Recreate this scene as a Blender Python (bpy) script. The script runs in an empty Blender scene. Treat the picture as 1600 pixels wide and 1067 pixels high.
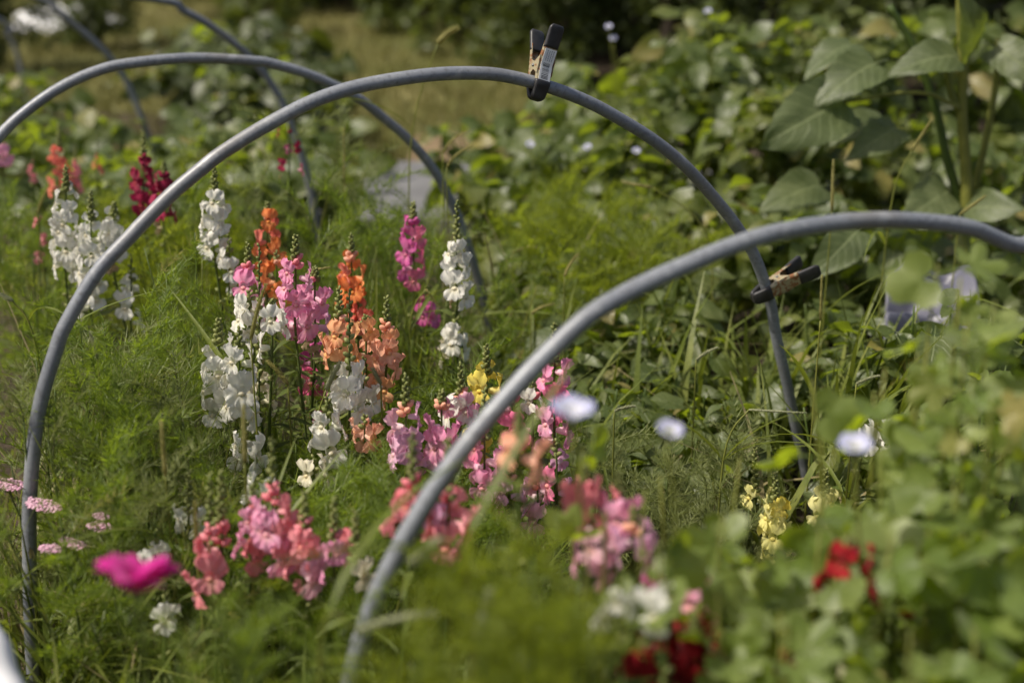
import bpy, math, random
from mathutils import Vector, Matrix, noise

R = random.Random(7)
PI = math.pi
rad = math.radians
V = Vector
sc = bpy.context.scene
COL = sc.collection

# ------------------------------------------------------------------ camera, sky, sun, exposure
CAM = V((0.0, 0.0, 1.25)); PITCH = rad(20.0); FPX = 1600 * 50.0 / 36.0
cd = bpy.data.cameras.new('camera'); cam = bpy.data.objects.new('camera', cd); COL.objects.link(cam)
cam.location = CAM; cam.rotation_euler = (PI / 2 - PITCH, 0, 0)
cd.lens = 50.0; cd.sensor_width = 36.0; cd.sensor_fit = 'HORIZONTAL'
cd.clip_start = 0.05; cd.clip_end = 300
cd.dof.use_dof = True; cd.dof.focus_distance = 2.27; cd.dof.aperture_fstop = 2.1
sc.camera = cam

SUN_TO = V((-0.52, -0.16, 0.82)).normalized()
SUN_EL = math.asin(SUN_TO.z); SUN_AZ = math.atan2(SUN_TO.x, SUN_TO.y)
world = bpy.data.worlds.new('World'); sc.world = world; world.use_nodes = True
wn = world.node_tree
sky = wn.nodes.new('ShaderNodeTexSky'); sky.sky_type = 'NISHITA'; sky.sun_disc = False
sky.sun_elevation = SUN_EL; sky.sun_rotation = SUN_AZ
sky.air_density = 1.0; sky.dust_density = 5.0
wn.links.new(sky.outputs[0], wn.nodes['Background'].inputs[0])
wn.nodes['Background'].inputs[1].default_value = 0.092
sd = bpy.data.lights.new('sun', 'SUN'); sun = bpy.data.objects.new('sun', sd); COL.objects.link(sun)
sd.energy = 3.8; sd.angle = rad(1.2); sd.color = (1.0, 0.93, 0.81)
sun.rotation_euler = SUN_TO.to_track_quat('Z', 'Y').to_euler(); sun.location = (0, 0, 8)
sc.view_settings.view_transform = 'Standard'; sc.view_settings.look = 'None'
sc.view_settings.gamma = 1.0; sc.view_settings.exposure = 0.45; sc.view_settings.use_curve_mapping = False
sc.render.engine = 'CYCLES'
sc.cycles.use_denoising = True
sc.cycles.max_bounces = 8; sc.cycles.transmission_bounces = 6; sc.cycles.diffuse_bounces = 4
sc.cycles.sample_clamp_indirect = 6.0

# ------------------------------------------------------------------ helpers
_c, _s = math.cos(PITCH), math.sin(PITCH)
def ray(px, py):
    a = (px - 800.0) / FPX; b = (533.5 - py) / FPX
    return V((a, _c + b * _s, -_s + b * _c))
def P(px, py, d):
    r = ray(px, py); return CAM + r * (d / r.y)
def on_plane(px, py, q, n):
    r = ray(px, py); return CAM + r * ((q - CAM).dot(n) / r.dot(n))

def mesh(name, vs, fs, mat=None, uvs=None, attr=None, smooth=True):
    me = bpy.data.meshes.new(name); me.from_pydata([tuple(v) for v in vs], [], fs)
    if uvs is not None:
        l = me.uv_layers.new(name='UVMap')
        flat = []
        for p in me.polygons:
            for vi in p.vertices: flat.extend(uvs[vi])
        l.data.foreach_set('uv', flat)
    if attr is not None:
        a = me.color_attributes.new('tint', 'FLOAT_COLOR', 'POINT')
        flat = []
        for c in attr: flat.extend((c[0], c[1], c[2], 1.0))
        a.data.foreach_set('color', flat)
    if smooth: me.polygons.foreach_set('use_smooth', [True] * len(me.polygons))
    if mat is not None: me.materials.append(mat)
    me.update()
    return me

def tag(o, label=None, cat=None, group=None, kind=None):
    if label: o['label'] = label
    if cat: o['category'] = cat
    if group: o['group'] = group
    if kind: o['kind'] = kind
    return o
def obj(name, me, parent=None, M=None):
    o = bpy.data.objects.new(name, me); COL.objects.link(o)
    if parent is not None: o.parent = parent
    if M is not None: o.matrix_basis = M
    return o
def root(name, loc, label, cat, group=None):
    o = bpy.data.objects.new(name, None); COL.objects.link(o); o.location = loc
    o.empty_display_size = 0.05
    return tag(o, label, cat, group)
def frame(loc, x, up, s=1.0, roll=0.0):
    x = V(x).normalized(); z = V(up) - x * V(up).dot(x)
    if z.length < 1e-4: z = x.orthogonal()
    z.normalize(); y = z.cross(x)
    if roll:
        z2 = z * math.cos(roll) + y * math.sin(roll); y = z2.cross(x); z = z2
    M = Matrix((x, y, z)).transposed().to_4x4() @ Matrix.Scale(s, 4)
    M.translation = loc
    return M

def tube(pts, rads, sides=6, cap=True):
    vs, fs = [], []
    n = len(pts); pts = [V(p) for p in pts]
    if not isinstance(rads, (list, tuple)): rads = [rads] * n
    ref = None
    for i, p in enumerate(pts):
        t = (pts[min(i + 1, n - 1)] - pts[max(i - 1, 0)]).normalized()
        if ref is None: ref = t.orthogonal().normalized()
        ref = (ref - t * ref.dot(t)).normalized(); b = t.cross(ref)
        for k in range(sides):
            a = 2 * PI * k / sides
            vs.append(p + (ref * math.cos(a) + b * math.sin(a)) * rads[i])
        if i:
            o = (i - 1) * sides
            for k in range(sides):
                k2 = (k + 1) % sides
                fs.append((o + k, o + k2, o + sides + k2, o + sides + k))
    if cap:
        fs.append(tuple(range(sides - 1, -1, -1))); fs.append(tuple((n - 1) * sides + k for k in range(sides)))
    return vs, fs
def join(parts):
    vs, fs = [], []
    for a, b in parts:
        o = len(vs); vs.extend(a); fs.extend([tuple(i + o for i in f) for f in b])
    return vs, fs
def catmull(pts, per=6):
    out = []
    n = len(pts); pts = [V(p) for p in pts]
    for i in range(n - 1):
        p0 = pts[max(i - 1, 0)]; p1 = pts[i]; p2 = pts[i + 1]; p3 = pts[min(i + 2, n - 1)]
        for k in range(per):
            t = k / per
            out.append(0.5 * ((2 * p1) + (p2 - p0) * t + (2 * p0 - 5 * p1 + 4 * p2 - p3) * t * t + (3 * p1 - p0 - 3 * p2 + p3) * t ** 3))
    out.append(pts[-1]); return out
def rbox(sx, sy, sz, ox=0, oy=0, oz=0, b=0.0015):
    # box with chamfered edges along z (rounded outline), centre at o
    hx, hy, hz = sx / 2, sy / 2, sz / 2
    def ring(z, k):
        x, y = hx - k, hy - k
        c = min(b * 1.6, x * .9, y * .9)
        return [V((ox + px, oy + py, oz + z)) for px, py in ((-x + c, -y), (x - c, -y), (x, -y + c), (x, y - c), (x - c, y), (-x + c, y), (-x, y - c), (-x, -y + c))]
    rows = [ring(-hz, b), ring(-hz + b, 0), ring(hz - b, 0), ring(hz, b)]
    vs = [v for r in rows for v in r]; fs = []
    for i in range(3):
        for k in range(8): fs.append((i * 8 + k, i * 8 + (k + 1) % 8, i * 8 + 8 + (k + 1) % 8, i * 8 + 8 + k))
    fs.append(tuple(range(7, -1, -1))); fs.append(tuple(24 + k for k in range(8)))
    return vs, fs

# ------------------------------------------------------------------ materials
def new_mat(name):
    m = bpy.data.materials.new(name); m.use_nodes = True
    nt = m.node_tree; nt.nodes.clear()
    out = nt.nodes.new('ShaderNodeOutputMaterial')
    return m, nt, out
def node(nt, t, **kw):
    n = nt.nodes.new(t)
    for k, v in kw.items(): setattr(n, k, v)
    return n
def mixc(nt, f, a, b, blend='MIX'):
    n = nt.nodes.new('ShaderNodeMix'); n.data_type = 'RGBA'; n.blend_type = blend
    for sock, val in ((n.inputs[0], f), (n.inputs[6], a), (n.inputs[7], b)):
        if hasattr(val, 'is_output'): nt.links.new(val, sock)
        elif isinstance(val, (int, float)): sock.default_value = val
        else: sock.default_value = (*val, 1.0)
    return n.outputs[2]
def mathn(nt, op, a, b=0.0, clamp=False):
    n = nt.nodes.new('ShaderNodeMath'); n.operation = op; n.use_clamp = clamp
    for s, v in ((n.inputs[0], a), (n.inputs[1], b)):
        if hasattr(v, 'is_output'): nt.links.new(v, s)
        else: s.default_value = v
    return n.outputs[0]
def noise_n(nt, scale, detail=3, vec=None):
    n = node(nt, 'ShaderNodeTexNoise'); n.inputs['Scale'].default_value = scale; n.inputs['Detail'].default_value = detail
    if vec is not None: nt.links.new(vec, n.inputs['Vector'])
    return n.outputs[0]
def rampf(nt, f, lo, hi):
    n = node(nt, 'ShaderNodeMapRange'); nt.links.new(f, n.inputs[0])
    n.inputs[1].default_value = lo; n.inputs[2].default_value = hi
    return n.outputs[0]

def mat_leaf(name, c1, c2, tr, rough=0.5, spec=0.35, trf=0.32, veins=False, use_tint=False, sheen=0.0, yellow=None, old=0.0):
    m, nt, out = new_mat(name)
    oi = node(nt, 'ShaderNodeObjectInfo'); co = node(nt, 'ShaderNodeTexCoord')
    f = oi.outputs['Random']
    if use_tint:
        at = node(nt, 'ShaderNodeAttribute', attribute_name='tint'); sep = node(nt, 'ShaderNodeSeparateColor')
        nt.links.new(at.outputs['Color'], sep.inputs[0]); f = sep.outputs[0]
    col = mixc(nt, f, c1, c2)
    geo = node(nt, 'ShaderNodeNewGeometry')
    nz = noise_n(nt, 22, 3, geo.outputs['Position'])
    col = mixc(nt, rampf(nt, nz, .35, .75), col, tuple(x * .72 for x in c1))
    if old:
        col = mixc(nt, mathn(nt, 'MULTIPLY', rampf(nt, oi.outputs['Random'], old, min(1.0, old + .03)), .85), col, (.30, .235, .075))
    if yellow:
        nz2 = noise_n(nt, 3.1, 2, geo.outputs['Position'])
        col = mixc(nt, mathn(nt, 'MULTIPLY', rampf(nt, nz2, .52, .7), .55), col, yellow)
    bump_h = noise_n(nt, 160, 2, geo.outputs['Position'])
    if veins:
        su = node(nt, 'ShaderNodeSeparateXYZ'); nt.links.new(co.outputs['UV'], su.inputs[0])
        au = mathn(nt, 'ABSOLUTE', mathn(nt, 'SUBTRACT', su.outputs[0], .5))
        mid = rampf(nt, au, .035, .01)
        ph = mathn(nt, 'FRACT', mathn(nt, 'MULTIPLY', mathn(nt, 'SUBTRACT', su.outputs[1], mathn(nt, 'MULTIPLY', au, .55)), 7.0))
        side = rampf(nt, mathn(nt, 'ABSOLUTE', mathn(nt, 'SUBTRACT', ph, .5)), .10, .02)
        vm = mathn(nt, 'MAXIMUM', mid, mathn(nt, 'MULTIPLY', side, .6), True)
        col = mixc(nt, mathn(nt, 'MULTIPLY', vm, .55), col, tuple(min(1, x * 1.7 + .02) for x in c2))
        bump_h = mathn(nt, 'SUBTRACT', bump_h, mathn(nt, 'MULTIPLY', vm, 1.2))
    bp = node(nt, 'ShaderNodeBump'); bp.inputs['Strength'].default_value = .35; bp.inputs['Distance'].default_value = .002
    nt.links.new(bump_h, bp.inputs['Height'])
    pr = node(nt, 'ShaderNodeBsdfPrincipled'); nt.links.new(col, pr.inputs['Base Color'])
    pr.inputs['Roughness'].default_value = rough; pr.inputs['Specular IOR Level'].default_value = spec
    if sheen: pr.inputs['Sheen Weight'].default_value = sheen; pr.inputs['Sheen Roughness'].default_value = .5
    nt.links.new(bp.outputs[0], pr.inputs['Normal'])
    tl = node(nt, 'ShaderNodeBsdfTranslucent')
    nt.links.new(mixc(nt, f, tr, tuple(x * 1.25 for x in tr)), tl.inputs[0])
    mx = node(nt, 'ShaderNodeMixShader'); mx.inputs[0].default_value = trf
    nt.links.new(pr.outputs[0], mx.inputs[1]); nt.links.new(tl.outputs[0], mx.inputs[2])
    nt.links.new(mx.outputs[0], out.inputs[0])
    return m

def mat_petal(name, main, alt, tubec, throat=(.62, .42, .06), trf=.35, rough=.6):
    m, nt, out = new_mat(name)
    at = node(nt, 'ShaderNodeAttribute', attribute_name='tint'); sep = node(nt, 'ShaderNodeSeparateColor')
    nt.links.new(at.outputs['Color'], sep.inputs[0])
    oi = node(nt, 'ShaderNodeObjectInfo')
    c = mixc(nt, oi.outputs['Random'], main, alt)
    geo = node(nt, 'ShaderNodeNewGeometry')
    c = mixc(nt, mathn(nt, 'MULTIPLY', rampf(nt, noise_n(nt, 120, 3, geo.outputs['Position']), .4, .8), .25), c, tuple(x * .75 for x in main))
    c = mixc(nt, sep.outputs[0], tubec, c)
    c = mixc(nt, sep.outputs[1], c, throat)
    pr = node(nt, 'ShaderNodeBsdfPrincipled'); nt.links.new(c, pr.inputs['Base Color'])
    pr.inputs['Roughness'].default_value = rough; pr.inputs['Specular IOR Level'].default_value = .25
    pr.inputs['Sheen Weight'].default_value = .15
    bp = node(nt, 'ShaderNodeBump'); bp.inputs['Strength'].default_value = .25; bp.inputs['Distance'].default_value = .001
    nt.links.new(noise_n(nt, 380, 2, geo.outputs['Position']), bp.inputs['Height']); nt.links.new(bp.outputs[0], pr.inputs['Normal'])
    tl = node(nt, 'ShaderNodeBsdfTranslucent'); nt.links.new(c, tl.inputs[0])
    mx = node(nt, 'ShaderNodeMixShader'); mx.inputs[0].default_value = trf
    nt.links.new(pr.outputs[0], mx.inputs[1]); nt.links.new(tl.outputs[0], mx.inputs[2]); nt.links.new(mx.outputs[0], out.inputs[0])
    return m

def mat_simple(name, c1, c2, scale=30, rough=.6, spec=.4, metallic=0.0, bump=.3, dist=.002, lo=.4, hi=.7, detail=4):
    m, nt, out = new_mat(name)
    co = node(nt, 'ShaderNodeTexCoord')
    nz = noise_n(nt, scale, detail, co.outputs['Object'])
    pr = node(nt, 'ShaderNodeBsdfPrincipled')
    nt.links.new(mixc(nt, rampf(nt, nz, lo, hi), c1, c2), pr.inputs['Base Color'])
    pr.inputs['Roughness'].default_value = rough; pr.inputs['Specular IOR Level'].default_value = spec; pr.inputs['Metallic'].default_value = metallic
    bp = node(nt, 'ShaderNodeBump'); bp.inputs['Strength'].default_value = bump; bp.inputs['Distance'].default_value = dist
    nt.links.new(nz, bp.inputs['Height']); nt.links.new(bp.outputs[0], pr.inputs['Normal'])
    nt.links.new(pr.outputs[0], out.inputs[0])
    return m

M = {}
M['feather'] = mat_leaf('feathery_green', (.112, .165, .022), (.180, .228, .040), (.31, .42, .020), rough=.45, spec=.5, trf=.44, old=.955)
M['feather_pale'] = mat_leaf('feathery_pale_green', (.17, .20, .06), (.24, .26, .10), (.26, .30, .06), rough=.5, trf=.34)
M['feather_lime'] = mat_leaf('feathery_lime_green', (.13, .17, .018), (.205, .235, .032), (.42, .49, .022), rough=.5, trf=.48)
M['stem'] = mat_leaf('stem_green', (.07, .11, .02), (.12, .15, .04), (.12, .17, .03), trf=.15)
M['stem_yellow'] = mat_leaf('stem_yellow_green', (.17, .19, .035), (.24, .24, .05), (.2, .24, .04), trf=.2)
M['snap_leaf'] = mat_leaf('snapdragon_leaf', (.07, .10, .016), (.12, .15, .03), (.18, .23, .02), veins=True)
M['bud'] = mat_leaf('bud_green', (.19, .215, .06), (.28, .29, .10), (.28, .32, .05), trf=.2)
M['bush'] = mat_leaf('bush_leaf', (.078, .112, .026), (.150, .180, .062), (.25, .32, .014), rough=.42, spec=.6, trf=.5, veins=True, yellow=(.19, .185, .03), old=.94)
M['bush_dark'] = mat_leaf('bush_leaf_dark', (.040, .058, .014), (.075, .09, .025), (.13, .16, .012), rough=.45, spec=.5, trf=.28, veins=True)
M['mallow'] = mat_leaf('lobed_leaf_grey_green', (.11, .165, .022), (.245, .285, .085), (.40, .50, .012), rough=.48, spec=.55, trf=.48, sheen=.2, old=.965)
M['sunf'] = mat_leaf('sunflower_leaf', (.085, .115, .040), (.145, .17, .07), (.2, .26, .02), rough=.5, spec=.5, trf=.36, veins=True)
M['grass'] = mat_leaf('grass_blade', (.10, .135, .018), (.20, .215, .05), (.26, .31, .025), use_tint=True, trf=.3)
M['drygrass'] = mat_leaf('dry_grass', (.26, .22, .10), (.34, .28, .15), (.2, .18, .08), trf=.25)
M['foxtail'] = mat_leaf('foxtail_head', (.30, .28, .09), (.42, .38, .16), (.4, .38, .12), trf=.4, rough=.7)
M['foxpale'] = mat_leaf('foxtail_head_pale', (.36, .38, .22), (.42, .42, .26), (.36, .38, .2), trf=.4, rough=.7)
M['tree'] = mat_leaf('tree_leaf', (.048, .070, .014), (.098, .118, .03), (.16, .20, .02), use_tint=True, trf=.3, rough=.5)
M['bark'] = mat_simple('bark', (.09, .065, .045), (.16, .125, .09), 18, .9, .2, bump=.8, dist=.01)
PC = {
 'spent': mat_petal('petal_withered', (.50, .38, .24), (.42, .28, .16), (.4, .36, .2), (.4, .3, .1)),
 'white': mat_petal('petal_white', (.84, .82, .76), (.80, .78, .71), (.72, .74, .52), (.72, .58, .18)),
 'cream': mat_petal('petal_cream', (.80, .74, .58), (.74, .68, .5), (.66, .66, .42), (.7, .5, .12)),
 'pink': mat_petal('petal_pink', (.84, .27, .48), (.88, .42, .60), (.88, .70, .72), (.8, .5, .2)),
 'hotpink': mat_petal('petal_hot_pink', (.80, .11, .28), (.86, .22, .38), (.85, .55, .6), (.85, .6, .25)),
 'lilac': mat_petal('petal_lilac_pink', (.72, .36, .58), (.80, .46, .62), (.8, .64, .68), (.8, .55, .3)),
 'palepink': mat_petal('petal_pale_pink', (.86, .50, .60), (.84, .40, .54), (.85, .70, .70), (.85, .6, .3)),
 'salmon': mat_petal('petal_salmon', (.86, .25, .29), (.88, .34, .38), (.86, .5, .5), (.9, .45, .2)),
 'coral': mat_petal('petal_coral', (.82, .16, .12), (.85, .24, .16), (.85, .45, .35), (.9, .5, .1)),
 'orange': mat_petal('petal_orange', (.86, .23, .055), (.88, .32, .09), (.88, .5, .28), (.9, .5, .06)),
 'peach': mat_petal('petal_peach', (.88, .46, .20), (.88, .40, .22), (.86, .66, .42), (.9, .58, .1)),
 'apricot': mat_petal('petal_apricot', (.88, .42, .26), (.88, .48, .34), (.86, .62, .48), (.9, .5, .12)),
 'magenta': mat_petal('petal_magenta', (.62, .07, .30), (.70, .14, .42), (.7, .4, .5), (.8, .4, .3)),
 'maroon': mat_petal('petal_maroon', (.30, .008, .045), (.40, .015, .08), (.36, .05, .09), (.5, .1, .05)),
 'darkred': mat_petal('petal_dark_red', (.28, .005, .014), (.42, .008, .016), (.3, .03, .03), (.5, .1, .05)),
 'yellow': mat_petal('petal_yellow', (.80, .62, .05), (.82, .70, .14), (.78, .72, .3), (.85, .5, .03)),
 'paleyellow': mat_petal('petal_pale_yellow', (.78, .72, .22), (.78, .74, .34), (.74, .74, .4), (.8, .6, .08)),
}
BUDC = {'pink': 'salmon', 'hotpink': 'salmon', 'lilac': 'apricot', 'palepink': 'apricot', 'salmon': 'salmon', 'coral': 'coral', 'orange': 'apricot',
        'peach': 'apricot', 'apricot': 'apricot', 'magenta': 'magenta', 'maroon': 'maroon', 'darkred': 'maroon'}
M['cosmos'] = mat_petal('petal_cosmos_magenta', (.74, .030, .36), (.74, .04, .38), (.62, .02, .28), (.7, .5, .1), trf=.4)
M['glory'] = mat_petal('petal_morning_glory', (.36, .38, .74), (.42, .43, .76), (.74, .74, .78), (.85, .85, .7), trf=.4)
M['yarrow'] = mat_petal('yarrow_floret', (.78, .42, .60), (.82, .56, .64), (.8, .6, .66), (.8, .7, .4))
M['conduit'] = None

# pipe: weathered grey conduit
m, nt, out = new_mat('grey_conduit')
co = node(nt, 'ShaderNodeTexCoord'); pr = node(nt, 'ShaderNodeBsdfPrincipled')
n1 = noise_n(nt, 9, 5, co.outputs['Object']); n2 = noise_n(nt, 140, 4, co.outputs['Object'])
mp = node(nt, 'ShaderNodeMapping'); mp.inputs['Scale'].default_value = (30, 30, 260); nt.links.new(co.outputs['Object'], mp.inputs[0])
n3 = noise_n(nt, 2.2, 2, mp.outputs[0])
c = mixc(nt, rampf(nt, n1, .35, .7), (.17, .182, .203), (.245, .258, .275))
c = mixc(nt, mathn(nt, 'MULTIPLY', rampf(nt, n2, .5, .72), .6), c, (.10, .10, .105))
n4 = noise_n(nt, 3.3, 8, co.outputs['Object'])
c = mixc(nt, mathn(nt, 'MULTIPLY', rampf(nt, n4, .52, .66), .45), c, (.20, .18, .15))
n5 = noise_n(nt, 38, 6, co.outputs['Object'])
c = mixc(nt, mathn(nt, 'MULTIPLY', rampf(nt, n5, .60, .68), .5), c, (.34, .345, .35))
c = mixc(nt, mathn(nt, 'MULTIPLY', rampf(nt, n3, .66, .74), .5), c, (.38, .39, .40))
nt.links.new(c, pr.inputs['Base Color']); pr.inputs['Metallic'].default_value = .15
nt.links.new(mathn(nt, 'ADD', mathn(nt, 'MULTIPLY', n1, .25), .34), pr.inputs['Roughness'])
bp = node(nt, 'ShaderNodeBump'); bp.inputs['Strength'].default_value = .2; bp.inputs['Distance'].default_value = .001
nt.links.new(n2, bp.inputs['Height']); nt.links.new(bp.outputs[0], pr.inputs['Normal']); nt.links.new(pr.outputs[0], out.inputs[0])
M['conduit'] = m
M['rubber'] = mat_simple('black_rubber', (.018, .017, .017), (.035, .034, .034), 60, .45, .45, bump=.15, dist=.0006)
M['rust'] = mat_simple('rusty_plated_steel', (.36, .31, .19), (.25, .11, .045), 130, .5, .5, metallic=.45, bump=.5, dist=.0006, lo=.46, hi=.56)
M['steel'] = mat_simple('plated_steel', (.45, .45, .45), (.30, .26, .22), 140, .4, .5, metallic=.6, bump=.2, dist=.0005)
M['sticker'] = mat_simple('sticker_paper', (.80, .80, .78), (.70, .70, .68), 90, .5, .4, bump=.1, dist=.0003)
M['ink'] = mat_simple('printed_ink', (.03, .03, .035), (.05, .05, .05), 90, .6, .3, bump=.0)
M['inkpale'] = mat_simple('printed_grey_text', (.30, .32, .36), (.36, .36, .4), 90, .6, .3, bump=.0)
M['soil'] = mat_simple('soil', (.035, .026, .017), (.085, .065, .042), 14, .95, .2, bump=1.0, dist=.03, detail=8)
M['lawn'] = mat_simple('lawn_turf', (.11, .115, .035), (.17, .15, .06), 1.3, .9, .2, bump=.6, dist=.03, detail=8)
M['concrete'] = mat_simple('concrete', (.12, .12, .125), (.17, .17, .175), 6, .9, .3, bump=.3, dist=.004, detail=8)
M['mulch'] = mat_simple('bark_mulch', (.14, .10, .055), (.21, .155, .09), 12, .95, .2, bump=.8, dist=.02, detail=8)
M['tarp'] = mat_simple('grey_tarp', (.09, .09, .115), (.15, .15, .185), 5, .45, .5, bump=.2, dist=.004)
M['cloth'] = mat_simple('white_cloth', (.66, .66, .66), (.74, .74, .74), 7, .8, .3, bump=.3, dist=.004)
M['timber'] = mat_simple('weathered_timber', (.05, .03, .026), (.085, .055, .045), 8, .85, .3, bump=.5, dist=.006)

# ------------------------------------------------------------------ ground and large structure
def sheet(name, pts, z, mat, sub=1, amp=0.0):
    # pts: quad corner loop; bilinear grid
    a, b, c_, d = [V((*p, z)) for p in pts]
    vs, fs, n = [], [], sub
    for i in range(n + 1):
        for j in range(n + 1):
            u, v = i / n, j / n
            q = (a * (1 - u) + b * u) * (1 - v) + (d * (1 - u) + c_ * u) * v
            if amp and 0 < i < n and 0 < j < n: q.z += amp * noise.noise(q * 5.0)
            vs.append(q)
    for i in range(n):
        for j in range(n): fs.append((i * (n + 1) + j, (i + 1) * (n + 1) + j, (i + 1) * (n + 1) + j + 1, i * (n + 1) + j + 1))
    return obj(name, mesh(name, vs, fs, mat))
tag(sheet('ground', ((-70, -12), (70, -12), (70, 130), (-70, 130)), -0.03, M['soil']), 'dark brown garden soil under the plants', kind='structure')
tag(sheet('flower_bed', ((-.9, .2), (1.6, .2), (-1.6, 6.5), (-4.1, 6.5)), 0.0, M['soil'], 60, .03), 'bare soil of the hooped flower bed', kind='structure')
tag(sheet('lawn', ((-12, 5.3), (.3, 5.3), (.3, 30), (-12, 30)), -0.022, M['lawn'], 4), 'dry olive lawn beyond the garden', kind='structure')
tag(sheet('mulch_strip', ((-.42, 5.5), (.3, 5.5), (.3, 6.1), (-.42, 6.1)), -0.016, M['mulch']), 'reddish mulch beside the concrete path', kind='structure')
vs, fs = rbox(2.6, .85, .06, 0.55, 4.98, -.005, .006)
tag(obj('path', mesh('path', vs, fs, M['concrete'], smooth=False)), 'pale grey concrete path beyond the flower bed', kind='structure')

# ------------------------------------------------------------------ leaf / frond / flower meshes
def leaf_mesh(name, L, W, nv=7, nu=4, fold=.25, droop=.25, wave=.06, pet=.25, mat=None, shape=.8, seed=0, heart=0.0, teeth=0.0):
    rr = random.Random(seed); vs, fs, uv = [], [], []
    ph = rr.uniform(0, 6)
    for i in range(nv + 1):
        v = i / nv
        w = W * .5 * max(.02, math.sin(PI * min(1, v ** shape)) ** .75) if 0 < i < nv else W * .02
        if heart and i <= 2: w = W * .5 * (heart if i == 0 else .9 if i == 1 else 1.0)
        if teeth: w *= 1 + teeth * (1 if i % 2 else -1)
        for j in range(nu + 1):
            u = j / nu * 2 - 1
            x = L * v - (heart * L * .14 * abs(u) if heart and i <= 1 else 0)
            y = w * u
            z = (noise.noise(V((x * 60, y * 60, seed))) * .012 * (L / .24) if L > .2 and nu > 4 else 0) + abs(u) * w * fold - droop * L * v * v + wave * L * math.sin(ph + v * 7 + u * 2.2) * abs(u)
            vs.append(V((x, y, z))); uv.append((j / nu, v))
    for i in range(nv):
        for j in range(nu):
            a = i * (nu + 1) + j
            fs.append((a, a + nu + 1, a + nu + 2, a + 1))
    if pet:
        tv, tf = tube([(-pet * L, 0, -.12 * pet * L), (-pet * L * .5, 0, -.02 * L), (L * .02, 0, -.001)], [.018 * L, .014 * L, .012 * L], 4)
        o = len(vs); vs += tv; fs += [tuple(k + o for k in f) for f in tf]; uv += [(.5, .0)] * len(tv)
    return mesh(name, vs, fs, mat, uv)
def lobed_mesh(name, Rr, mat, seed, lobes=5, rings=4, seg=30, pet=.7, depth=.30):
    rr = random.Random(seed); vs = [V((0, 0, 0))]; fs = []; uv = [(.5, .5)]
    span = PI * rr.uniform(.86, .93); ph = rr.uniform(0, 6); cup = rr.uniform(.08, .28)
    for r in range(1, rings + 1):
        t = r / rings
        for k in range(seg + 1):
            a = -span + 2 * span * k / seg
            lob = abs(math.cos(a * lobes / (2 * span) * PI)) ** .8
            rad_ = 1 - depth + depth * lob + .05 * math.sin(a * 21 + ph)
            rad_ *= .82 + .18 * math.cos(a)
            q = Rr * (1 - (1 - rad_) * t ** 1.5) * t
            z = cup * Rr * t * t + .09 * Rr * t * math.cos(a * lobes / span * PI) + .06 * Rr * t * math.sin(2 * a + ph) - .22 * Rr * t * t * max(0, math.cos(a))
            vs.append(V((Rr * .35 + q * math.cos(a), q * math.sin(a), z))); uv.append((.5 + .5 * t * math.sin(a), .5 + .5 * t * math.cos(a)))
    vs[0] = V((Rr * .35, 0, 0))
    for k in range(seg): fs.append((0, 1 + k, 2 + k))
    for r in range(rings - 1):
        o = 1 + r * (seg + 1)
        for k in range(seg): fs.append((o + k, o + seg + 1 + k, o + seg + 2 + k, o + k + 1))
    tv, tf = tube([(-pet * Rr, 0, -.35 * Rr), (-pet * Rr * .3, 0, -.1 * Rr), (Rr * .36, 0, -.002)], [.03 * Rr, .026 * Rr, .022 * Rr], 4)
    o = len(vs); vs += tv; fs += [tuple(k + o for k in f) for f in tf]; uv += [(.5, .5)] * len(tv)
    return mesh(name, vs, fs, mat, uv)

def strip(vs, fs, pts, w, side):
    o = len(vs); n = len(pts)
    for i, p in enumerate(pts):
        k = w * (1 - (i / (n - 1)) ** 2 * .85) * .5
        vs.append(p + side * k); vs.append(p - side * k)
    for i in range(n - 1): fs.append((o + 2 * i, o + 2 * i + 1, o + 2 * i + 3, o + 2 * i + 2))
def frond_mesh(name, mat, seed, L=.13, nodes=8, fil=(4, 6), fl=.040, w=.0010):
    rr = random.Random(seed); vs, fs = [], []
    bend = rr.uniform(-.25, -.05); sway = rr.uniform(-.2, .2)
    def spine(t): return V((L * t, sway * L * t * t, bend * L * t * t + .10 * L * math.sin(t * 3)))
    a, b = tube([spine(t / 5) for t in range(6)], [.0011 * (1 - t / 7) for t in range(6)], 3, False)
    vs += a; fs += b
    for i in range(nodes + 1):
        t = .18 + .82 * i / nodes; p = spine(t)
        for s in ((-1, 1) if i < nodes else (0,)):
            for k in range(rr.randint(*fil)):
                d = V((rr.uniform(.35, 1.0), s * rr.uniform(.35, 1.0) + rr.uniform(-.2, .2), rr.uniform(-.35, .6))).normalized()
                ln = fl * rr.uniform(.5, 1.15) * (1 - .45 * t)
                c = V((rr.uniform(-.2, .6), rr.uniform(-.4, .4), rr.uniform(-.5, .5))) * ln * .35
                pts = [p, p + d * ln * .5 + c * .3, p + d * ln + c]
                strip(vs, fs, pts, w * rr.uniform(.8, 1.3), d.cross(V((rr.uniform(-1, 1), rr.uniform(-1, 1), rr.uniform(-1, 1)))).normalized())
    return mesh(name, vs, fs, mat)
FR = {k: [frond_mesh('frond', M[k], 100 + i) for i in range(7)] for k in ('feather', 'feather_pale', 'feather_lime')}

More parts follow.
